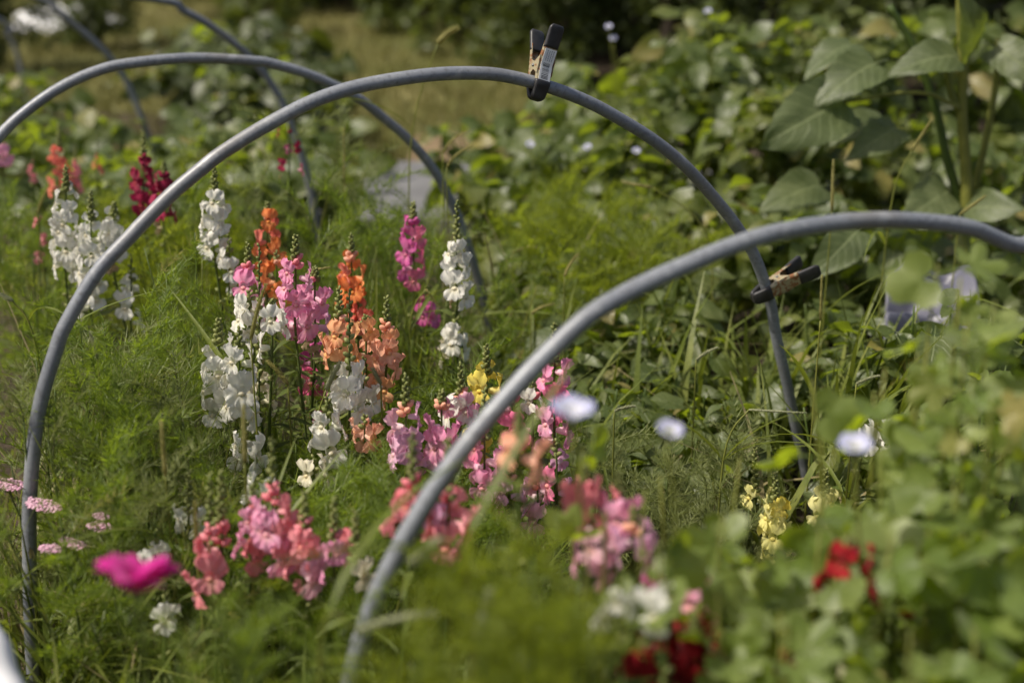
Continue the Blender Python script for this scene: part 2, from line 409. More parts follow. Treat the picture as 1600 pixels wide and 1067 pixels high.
def floret(name, seed):
    """one snapdragon flower along +X: tube, two erect upper lobes, three spreading lower lobes, swollen palate"""
    rr = random.Random(seed); vs, fs, at = [], [], []
    ts = 8
    rings = ((0, .0035, 0), (.006, .0055, .0), (.013, .0062, .0), (.019, .0080, .001))
    for i, (x, r, dz) in enumerate(rings):
        for k in range(ts):
            a = 2 * PI * k / ts
            vs.append(V((x, r * math.cos(a), r * 1.1 * math.sin(a) + dz))); at.append((.15 + .8 * (i / 3) ** 2, 0, 0))
        if i:
            o = (i - 1) * ts
            for k in range(ts): fs.append((o + k, o + (k + 1) % ts, o + ts + (k + 1) % ts, o + ts + k))
    def lobe(base, dirv, side, nrm, L, W, ruf, curl, thr=0.0):
        nu, nv = 8, 6; o = len(vs); ph = rr.uniform(0, 6); ph2 = rr.uniform(0, 6)
        for i in range(nv + 1):
            v = i / nv
            w = W * (.34 + .66 * math.sin(min(1, v * 1.15) * PI * .55)) * (1 if v < .85 else .80)
            for j in range(nu + 1):
                u = j / nu * 2 - 1
                vv = v - .16 * v * u * u
                q = base + dirv * (L * vv) + side * (w * u * .5)
                q += nrm * (curl * L * vv * vv + ruf * vv * vv * math.sin(ph + u * 5.2) + ruf * .7 * v ** 3 * math.sin(ph2 + u * 10.5))
                vs.append(q); at.append((.75 + .25 * v, max(0, thr * (1 - v * 2.2)) * max(0, 1 - abs(u)), 0))
        for i in range(nv):
            for j in range(nu):
                a = o + i * (nu + 1) + j; fs.append((a, a + nu + 1, a + nu + 2, a + 1))
    f = lambda a: rr.uniform(-a, a)
    for s in (-1, 1):
        lobe(V((.017, s * .003, .0065)), V((.25 + f(.15), s * (.45 + f(.1)), 1.0)).normalized(), V((-.15 * s, 1, -.42 * s)).normalized(), V((-1, 0, .25)).normalized(), .0235 * rr.uniform(.88, 1.12), .0270, .0038, .35 + f(.25))
    for s, wd in ((-1, .0205), (1, .0205), (0, .019)):
        lobe(V((.019, s * .0045, -.005 - (.001 if s == 0 else 0))), V((.50 + f(.2), s * (.95 + f(.15)), -.62 if s else -1.0)).normalized(),
             V((0, .55 if s else 1, (.85 * s) if s else 0)).normalized(), V((-.7, 0, -.55)).normalized(), .0185 * rr.uniform(.9, 1.1), wd, .0034, .45 + f(.25), .5)
    # palate
    o = len(vs); nu, nv = 8, 4
    for i in range(nv + 1):
        th = PI * i / nv
        for j in range(nu):
            a = 2 * PI * j / nu
            vs.append(V((.0178 + .0040 * math.sin(th) * math.cos(a), .0056 * math.sin(th) * math.sin(a), -.0030 + .0040 * math.cos(th))))
            at.append((.9, (.5 if abs(math.sin(PI * j / nu * 2)) < .6 else .25) if i < 3 else .2, 0))
    for i in range(nv):
        for j in range(nu): fs.append((o + i * nu + j, o + i * nu + (j + 1) % nu, o + (i + 1) * nu + (j + 1) % nu, o + (i + 1) * nu + j))
    return vs, fs, at
FLORETS = [floret('f', 40 + i) for i in range(5)]
FL = {}
def flower_mesh(color, i):
    k = (color, i)
    if k not in FL:
        vs, fs, at = FLORETS[i]; FL[k] = mesh('flower_' + color, vs, fs, PC[color], attr=at)
    return FL[k]
def bud_mesh(name, mat, L=.010, r=.0037, tint=(.9, 0, 0)):
    prof = ((0, .35), (.2, .8), (.5, 1.0), (.8, .7), (1, .15)); vs, fs = [], []
    for x, k in prof:
        for j in range(6):
            a = 2 * PI * j / 6; vs.append(V((x * L, r * k * math.cos(a), r * k * math.sin(a) + .12 * L * x * x)))
    for i in range(4):
        for j in range(6): fs.append((i * 6 + j, i * 6 + (j + 1) % 6, i * 6 + 6 + (j + 1) % 6, i * 6 + 6 + j))
    fs.append(tuple(24 + j for j in range(6)))
    return mesh(name, vs, fs, mat, attr=[tint] * len(vs))
BUD = bud_mesh('bud', M['bud'])
BUDCOL = {}
def col_bud(c):
    if c not in BUDCOL: BUDCOL[c] = bud_mesh('bud_' + c, PC[c], .016, .0055)
    return BUDCOL[c]
SNAPLEAF = [leaf_mesh('snap_leaf', .052, .011, 5, 2, .3, .35 + .2 * i, .05, .05, M['snap_leaf'], .75, i) for i in range(3)]

# ------------------------------------------------------------------ hoops
HD = V((.883, .469, 0)).normalized(); HN = V((HD.y, -HD.x, 0))   # along the hoop's chord; towards the camera
UP = V((0, 0, 1))
PIPE = .0104
def hoop_points(q, px, extra_left=None, extra_right=None):
    pts = [on_plane(x, y, q, HN) for x, y in px]
    return pts
MAIN_Q = V((-.70, 1.85, 0)); FRONT_Q = V((-.154, 1.32, 0)); BACK_Q = V((-.04, 3.14, 0))
MAIN_PX = [(52, 1055), (48, 960), (46, 860), (47, 770), (60, 645), (88, 545), (105, 503), (150, 428), (200, 373), (262, 309), (310, 268), (350, 237), (425, 191), (500, 154), (575, 132), (675, 117), (750, 115), (800, 121), (860, 137), (920, 160), (975, 190), (1025, 222), (1073, 262), (1125, 320), (1160, 367), (1182, 407), (1203, 470), (1214, 532), (1228, 592), (1242, 659), (1255, 716), (1264, 766)]
FRONT_PX = [(547, 1067), (567, 990), (588, 930), (612, 880), (640, 827), (687, 751), (725, 699), (762, 654), (800, 611), (837, 571), (882, 527), (925, 490), (975, 460), (1025, 435), (1075, 413), (1125, 392), (1175, 374), (1225, 361), (1300, 349), (1375, 344), (1450, 347), (1520, 357), (1600, 383)]
BACK_PX = [(0, 212), (50, 167), (100, 134), (150, 112), (200, 100), (300, 91), (400, 96), (425, 100), (475, 114), (525, 135), (562, 155), (600, 185), (637, 217), (675, 262), (703, 312), (725, 365), (747, 437), (757, 479), (767, 526)]
H5_PX = [(252, 0), (287, 17), (325, 38), (362, 65), (390, 89), (415, 119), (432, 145), (444, 168), (470, 240), (490, 320), (497, 385)]
H4_PX = [(65, 0), (84, 12), (112, 36), (145, 63), (175, 94), (200, 133), (217, 173), (232, 215), (244, 262), (250, 300)]
H6_PX = [(0, 32), (10, 50), (19, 66), (27, 85), (33, 110), (38, 140)]
def sz(p, q): return ((p - q).dot(HD), p.z)
def un(s, z, q): return q + HD * s + UP * z
def ground_end(pts, at_start):
    a, b = (pts[0], pts[2]) if at_start else (pts[-1], pts[-3])
    d = (a - b); d = d / max(1e-6, -d.z) if d.z < -1e-4 else V((0, 0, -1))
    d = d * 1.0; e = a + V((d.x * .4, d.y * .4, -1)) * (a.z + .12)
    m_ = a + V((d.x * .7, d.y * .7, -1)) * (a.z * .5)
    return [e, m_] if at_start else [m_, e]
def build_hoop(pts, label):
    c_ = catmull(pts, 5)
    o = V((c_[0].x, c_[0].y, 0))
    vs, fs = tube([p - o for p in c_], PIPE, 14)
    h = obj('tunnel_hoop', mesh('tunnel_hoop', vs, fs, M['conduit'])); h.location = o
    tag(h, label, 'hoop', 'grey hoops over the flower bed')
    return h
mp_ = hoop_points(MAIN_Q, MAIN_PX); main_pts = ground_end(mp_, True) + mp_ + ground_end(mp_, False)
build_hoop(main_pts, 'full grey arch across the middle, carrying both black spring clamps')
def mirrored(pts, q, apex_i, need):   # complete the unseen side of an arch by symmetry about its apex
    s0 = sz(pts[apex_i], q)[0]; out = []
    for p in pts:
        s, z = sz(p, q)
        if need(2 * s0 - s): out.append((2 * s0 - s, z))
    return [un(s, z, q) for s, z in sorted(out)]
fp = hoop_points(FRONT_Q, FRONT_PX); fl = ground_end(fp, True) + fp
smax = sz(fp[-1], FRONT_Q)[0]
mir = mirrored(fl, FRONT_Q, 19 + 2, lambda s: s > smax + .05)
build_hoop(fl + mir, 'nearest grey hoop, blurred, sweeping over the pink flowers and out of view')
bp_ = hoop_points(BACK_Q, BACK_PX); br = bp_ + ground_end(bp_, False)
smin = sz(bp_[0], BACK_Q)[0]
mir = mirrored(br, BACK_Q, 5, lambda s: s < smin - .05)
build_hoop(mir + br, 'grey hoop right behind the clamped arch, its leg beside the lone white spike')
def far_hoop(q, px, label):
    p = hoop_points(q, px); r_ = p + ground_end(p, False)
    sf = sz(r_[-1], q)[0]; s1, z1 = sz(p[0], q); top = max(.86, z1 + .05)
    left = [(sf - 1.42, -.12), (sf - 1.41, .2), (sf - 1.33, .5), (sf - 1.13, .74), (sf - .92, top - .05), (sf - .74, top)]
    left = [un(s, z, q) for s, z in left if s < s1 - .1]
    build_hoop(left + r_, label)
far_hoop(V((-.55, 3.94, 0)), H5_PX, 'blurred hoop slanting down behind the grey arch above the feathery red flowers')
far_hoop(V((-1.24, 4.9, 0)), H4_PX, 'blurred hoop whose thin leg comes down by the maroon snapdragons')
far_hoop(V((-2.26, 6.5, 0)), H6_PX, 'farthest hoop, a short blurred leg in the shrubs at the lawn edge')

# ------------------------------------------------------------------ spring clamps
def make_clamp(pos, tangent, lean, radial, label, sticker):
    W = tangent.normalized(); Lx = radial - W * radial.dot(W); Lx.normalize(); T = W.cross(Lx)
    if T.dot(HN) < 0: T = -T; W = -W
    if W.cross(T).dot(Lx) < 0: W = -W
    rot = Matrix.Rotation(lean, 3, W); Lx = rot @ Lx; T = rot @ T
    rt = root('spring_clamp', pos, label, 'clamp', 'spring clamps on the grey arch')
    rt.scale = (1.08, .98, .90 if sticker else 1.0)
    B = Matrix((W, T, Lx)).transposed()       # local x=width, y=pinch, z=length
    rt.rotation_mode = 'QUATERNION'; rt.rotation_quaternion = B.to_quaternion()
    for s in (1, -1):
        def at(l):   # offset of a plate from the pinch plane
            return s * (.0135 + max(0, l - .03) * .26 - max(0, -l - .004) * .35)
        # steel plate with folded flanges
        vs, fs = [], []
        ls = [.000, .012, .03, .045, .06, .072]
        hw = [.0105, .0112, .0118, .0112, .0106, .010]
        for l, w in zip(ls, hw):
            y = at(l)
            for x, dy in ((-w, -.006 * s), (-w, 0), (-w * .8, .0012 * s), (w * .8, .0012 * s), (w, 0), (w, -.006 * s)): vs.append(V((x, y + dy, l)))
        for i in range(len(ls) - 1):
            for k in range(5): fs.append((i * 6 + k, i * 6 + k + 1, i * 6 + 7 + k, i * 6 + 6 + k))
        pl = obj('clamp_arm', mesh('clamp_arm', vs, fs, M['rust'], smooth=False), rt)
        md = pl.modifiers.new('thickness', 'SOLIDIFY'); md.thickness = .0012; md.offset = 0
        # ears that carry the rivet
        for x in (-.0122, .0122):
            ev = [V((x + dx, at(.02) + s * .000, .014)) for dx in (-.0006, .0006)]
            ev += [V((x + dx, at(.044), .046)) for dx in (-.0006, .0006)]
            ev += [V((x + dx, -s * .002, .034)) for dx in (-.0006, .0006)] + [V((x + dx, -s * .002, .024)) for dx in (-.0006, .0006)]
            x_shift = .0007 if s > 0 else -.0007
            ev = [v + V((x_shift if x > 0 else -x_shift, 0, 0)) for v in ev]
            obj('pivot_ear', mesh('pivot_ear', ev, [(0, 2, 4, 6), (7, 5, 3, 1), (0, 1, 3, 2), (2, 3, 5, 4), (4, 5, 7, 6), (6, 7, 1, 0)], M['rust'], smooth=False), rt)
        def sleeve(name, l0, l1, w0, w1, th, roundend):
            vs, fs = [], []; n = 10
            for i in range(n + 1):
                t = i / n; l = l0 + (l1 - l0) * t
                k = 1.0
                e = t if roundend > 0 else 1 - t
                if e > .8: k = math.sqrt(max(.05, 1 - ((e - .8) / .2) ** 2 * .9))
                w = (w0 + (w1 - w0) * t) * (.55 + .45 * k); tt = th * (.5 + .5 * k); y = at(l) - s * .0015
                for a in range(12):
                    ca, sa = math.cos(2 * PI * a / 12), math.sin(2 * PI * a / 12)
                    sx = math.copysign(abs(ca) ** .4, ca); sy = math.copysign(abs(sa) ** .5, sa)
                    vs.append(V((w * sx, y + tt * sy, l)))
                if i:
                    o = (i - 1) * 12
                    for a in range(12): fs.append((o + a, o + (a + 1) % 12, o + 12 + (a + 1) % 12, o + 12 + a))
            fs.append(tuple(range(11, -1, -1))); fs.append(tuple(n * 12 + a for a in range(12)))
            return obj(name, mesh(name, vs, fs, M['rubber']), rt)
        sleeve('handle_grip', .060, .100, .0118, .0122, .0042, 1)
        sleeve('jaw_tip', -.030, .004, .0112, .0130, .0045, -1)
    # spring coil and rivet
    pts = [V((-.008 + .016 * k / 40, .0042 * math.cos(k * .95), .029 + .0042 * math.sin(k * .95))) for k in range(41)]
    vs, fs = tube(pts, .0008, 5); obj('spring_coil', mesh('spring_coil', vs, fs, M['steel']), rt)
    vs, fs = tube([(-.0145, 0, .029), (-.0138, 0, .029), (.0138, 0, .029), (.0145, 0, .029)], [.0030, .0022, .0022, .0030], 10)
    obj('rivet', mesh('rivet', vs, fs, M['steel']), rt)
    if sticker:
        def on(l): return .0135 + max(0, l - .03) * .26 + .0026
        vs, fs = [], []
        for l in (.002, .016, .03, .045, .058):
            for x in (-.0098, .0098): vs.append(V((x, on(l), l)))
        for l in (.002, .016, .03, .045, .058):
            for x in (-.0098, .0098): vs.append(V((x, on(l) - .0005, l)))
        for i in range(4):
            fs.append((2 * i, 2 * i + 1, 2 * i + 3, 2 * i + 2)); a = 10 + 2 * i; fs.append((a + 2, a + 3, a + 1, a))
            fs.append((2 * i, 2 * i + 2, a + 2, a)); fs.append((2 * i + 3, 2 * i + 1, a + 1, a + 3))
        st = obj('barcode_label', mesh('barcode_label', vs, fs, M['sticker'], smooth=False), rt)
        rr = random.Random(5); vs, fs = [], []
        def bar(x0, x1, l0, l1):
            o = len(vs)
            vs.extend([V((x0, on(l0) + .0002, l0)), V((x1, on(l0) + .0002, l0)), V((x1, on(l1) + .0002, l1)), V((x0, on(l1) + .0002, l1))]); fs.append((o, o + 1, o + 2, o + 3))
        l = .006
        while l < .034:
            w = rr.choice((.0005, .0008, .0013)); bar(-.0052, .0066, l, l + w); l += w + rr.choice((.0006, .0009, .0014))
        tag(obj('barcode_print', mesh('barcode_print', vs, fs, M['ink'], smooth=False), st), kind='stuff')
        vs, fs = [], []
        for row in range(4):
            x = -.0065 + row * .0034; l = .0375
            while l < .055:
                w = rr.uniform(.001, .0026); bar(x, x + .0016, l, min(.0555, l + w)); l += w + .0007
        tag(obj('printed_text', mesh('printed_text', vs, fs, M['inkpale'], smooth=False), st), kind='stuff')
    return rt
p1 = on_plane(841, 131, MAIN_Q, HN); t1 = on_plane(870, 141, MAIN_Q, HN) - on_plane(812, 123, MAIN_Q, HN)
make_clamp(p1, t1, rad(15), UP - HD * .10, 'black tipped spring clamp with a barcode sticker atop the arch', True)
p2 = on_plane(1197, 455, MAIN_Q, HN); t2 = on_plane(1206, 480, MAIN_Q, HN) - on_plane(1188, 424, MAIN_Q, HN)
make_clamp(p2, t2, rad(-5), HD - UP * .34, 'rusty spring clamp gripping the descending leg of the arch', False)


# ------------------------------------------------------------------ where planting leaves the pipes and blooms in view
def proj(p):
    q = V(p) - CAM; f_ = q.y * _c - q.z * _s; u_ = q.y * _s + q.z * _c
    return 800 + FPX * q.x / f_, 533.5 - FPX * u_ / f_, q.y
LEFT_LEG = [(48, 1090), (46, 860), (47, 770), (60, 645), (88, 545), (105, 503), (150, 428), (200, 373), (262, 309)]
RIGHT_LEG = [(1182, 407), (1203, 470), (1214, 532), (1228, 592), (1242, 659), (1255, 716), (1263, 770)]
def near_line(x, y, ln, r_):
    for (x0, y0), (x1, y1) in zip(ln, ln[1:]):
        if min(y0, y1) <= y <= max(y0, y1) and abs(x - (x0 + (x1 - x0) * (y - y0) / (y1 - y0))) < r_: return True
    return False
REAR_LEG = [(675, 262), (703, 312), (725, 365), (747, 437), (757, 479), (767, 530)]
FAR_A = [(432, 145), (444, 168), (470, 240), (490, 320), (497, 385)]
FAR_B = [(200, 133), (217, 173), (232, 215), (244, 262), (250, 300)]
LINES = [(LEFT_LEG, 1.86, 20), (RIGHT_LEG, 2.58, 24), (REAR_LEG, 3.1, 14), (FAR_A, 3.8, 12), (FAR_B, 4.75, 12)]
BLOOMS = []
def open_here(p, r_=14, rr=None):
    p = V(p)
    if p.y < .2: return False
    x, y, d = proj(p)
    for ln, dl, rm in LINES:
        if d < dl + max(0, x - 48) * (.00055 if ln is LEFT_LEG else 0) and near_line(x, y, ln, max(rm, r_)): return False
    for bx, y0, y1, bd in BLOOMS:
        if d < bd - .02 and d > bd - .9 and abs(x - bx) < max(26, r_ * .9) and y0 - 15 < y < y1 + 5: return False
    return True
MARKS = [(120, 380, 'white spikes outside the arch'), (240, 310, 'maroon spikes'), (95, 260, 'red orange spike'), (340, 350, 'white spike above the feathery top'), (415, 390, 'tall orange spike'),
 (460, 460, 'broad bright pink spike'), (550, 450, 'bright orange spike'), (570, 540, 'apricot spikes'), (355, 600, 'large white spikes'), (545, 620, 'white blooms under the apricot spikes'),
 (650, 400, 'rosy magenta spike'), (713, 430, 'lone white spike'), (450, 240, 'small red pink blooms'), (635, 690, 'lilac pink spike'), (860, 600, 'tall hot pink spike'), (425, 830, 'large salmon spike'),
 (325, 890, 'salmon spike beside the magenta petals'), (220, 910, 'magenta petals'), (155, 822, 'small flat yarrow head'), (20, 760, 'cut off yarrow head'), (255, 700, 'upright golden foxtail'), (380, 680, 'upright green foxtail'),
 (845, 100, 'barcode clamp'), (1225, 440, 'rusty clamp'), (1210, 830, 'yellow spike by the arch foot'), (895, 640, 'wide pale blue bloom'), (1047, 672, 'small pale blue bloom'), (1336, 695, 'pale blue bloom beyond the arch foot'),
 (1065, 1010, 'dark red cluster at the bottom'), (1360, 885, 'dark red blooms amid leaves'), (920, 840, 'blurred pale pink cluster'), (980, 940, 'blurred white blooms'), (690, 810, 'blurred salmon spike'),
 (1500, 170, 'forked sunflower stalk'), (1290, 140, 'big pale sunflower leaf'), (1450, 470, 'grey tarp'), (620, 275, 'concrete path'), (280, 90, 'top of the rear hoop'), (710, 310, 'bend of the rear hoop'), (720, 107, 'top of the clamped arch'),
 (1400, 340, 'top of the near hoop'), (555, 1040, 'near hoop foot'), (48, 900, 'left leg of the arch'), (1240, 650, 'right leg of the arch'), (230, 190, 'thin far hoop leg'), (380, 70, 'slanting far hoop'),
 (100, 15, 'white sheet on the lawn'), (30, 60, 'farthest hoop leg'), (700, 60, 'tall tan foxtail'), (990, 285, 'nodding tan foxtail'), (1440, 200, 'leaning tan foxtail'), (1560, 190, 'timber planter'), (1390, 680, 'three low white blooms'),
 (765, 500, 'rear hoop leg'), (1000, 440, 'near hoop middle'), (1020, 222, 'descending arch pipe'), (300, 275, 'rising arch pipe'), (1300, 290, 'upright olive foxtail')]
USED = set()
def lab(desc, px, py):
    c = sorted(MARKS, key=lambda m_: (m_[0] - px) ** 2 + (m_[1] - py) ** 2)
    for m_ in c[:9]:
        dx, dy = px - m_[0], py - m_[1]
        r_ = ('just right of' if dx > 0 else 'just left of') if abs(dx) > abs(dy) else ('right below' if dy > 0 else 'right above')
        t_ = desc + ' ' + r_ + ' the ' + m_[2]
        if t_ not in USED: USED.add(t_); return t_
    for m_ in c:
        dx, dy = px - m_[0], py - m_[1]
        t_ = desc + (' below' if dy > 0 else ' above') + ' and ' + ('right of' if dx > 0 else 'left of') + ' the ' + m_[2]
        if t_ not in USED: USED.add(t_); return t_
    return desc

# ------------------------------------------------------------------ plants
CAMDIR = lambda p: (CAM - p).normalized()
def rv(rr, a=1.0): return V((rr.uniform(-a, a), rr.uniform(-a, a), rr.uniform(-a, a)))

def snapdragon(px, ytip, yf0, yf1, d, color, n, label, lean=0.0, size=1.0, buds=12, mix=None, seed=None, width=1.0, face=.3):
    rr = random.Random(seed if seed is not None else int(px * 7 + ytip * 13 + d * 100))
    tip = P(px, ytip, d); f0 = P(px, yf0, d); f1 = P(px + lean, yf1, d)
    base = V((f1.x + rr.uniform(-.03, .03) + lean * .0003, d + rr.uniform(-.03, .03), 0.0))
    rt = root('snapdragon', base, label, 'flower', 'snapdragon spikes in the hooped bed')
    ctrl = [base, base.lerp(f1, .55) + V((rr.uniform(-.01, .01), rr.uniform(-.01, .01), 0)), f1, f1.lerp(f0, .5), f0, tip]
    if f0.z - f1.z < .01: ctrl = [base, base.lerp(f1, .55), f1, tip]
    pts = [p - base for p in catmull(ctrl, 5)]
    vs, fs = tube(pts, [.0030 - .0018 * i / (len(pts) - 1) for i in range(len(pts))], 6)
    obj('stem', mesh('stem', vs, fs, M['stem']), rt)
    def at(t, a, b):  # point between a and b
        return a.lerp(b, t) - base
    ang = rr.uniform(0, 6)
    tocam = V((0, -1, 0.1))
    n = max(1, round(n * .56)) if n > 4 else n; size *= .95 if d > 1.45 else .8; buds = int(buds * 1.7)
    for i in range(n):
        t = (i + rr.uniform(0, .6)) / n
        p = at(min(t, 1), f0, f1); ang += 2.4
        out = V((math.cos(ang), math.sin(ang), 0))
        if out.y > .2 and rr.random() < face: out.y = -abs(out.y)
        out = (out + V((0, -.12, rr.uniform(-.3, .2)))).normalized()
        s = size * rr.uniform(.88, 1.12) * (.72 + .28 * min(1, t * 2.5)) * (1.0 if t < .85 else .9)
        c = color
        if mix and rr.random() < mix[1]: c = mix[0]
        if t > .72 and rr.random() < .22 and n > 4: c = 'spent'; s *= .6
        obj('flower', flower_mesh(c, rr.randrange(5)), rt, frame(p + out * .003 * width, out, V((rr.uniform(-.35, .35), rr.uniform(-.35, .35), 1)), s))
    # buds up the tip
    for i in range(buds):
        t = i / max(1, buds - 1); p = at(t, tip, f0); ang += 2.4
        out = (V((math.cos(ang), math.sin(ang), .9 - .5 * t))).normalized()
        s = (.68 + .62 * t) * size
        if t > .72 and color in BUDC and rr.random() < .7:
            obj('bud', col_bud(BUDC[color]), rt, frame(p, out, UP, s * .8))
        else:
            obj('bud', BUD, rt, frame(p, out, UP, s))
    # spent calyces and leaves below the flowers
    L = (f1 - base).length; k = int(6 + L * 26)
    for i in range(k):
        t = rr.uniform(.25, 1.0); p = base.lerp(f1, t) - base; ang += 2.1
        out = V((math.cos(ang), math.sin(ang), rr.uniform(.1, .8)))
        obj('leaf', SNAPLEAF[rr.randrange(3)], rt, frame(p, out, UP, rr.uniform(.6, 1.15)))
    for i in range(3):
        p = base.lerp(f1, rr.uniform(.8, .98)) - base; ang += 2.4
        obj('bud', BUD, rt, frame(p, V((math.cos(ang), math.sin(ang), .4)), UP, 1.1))
    return rt

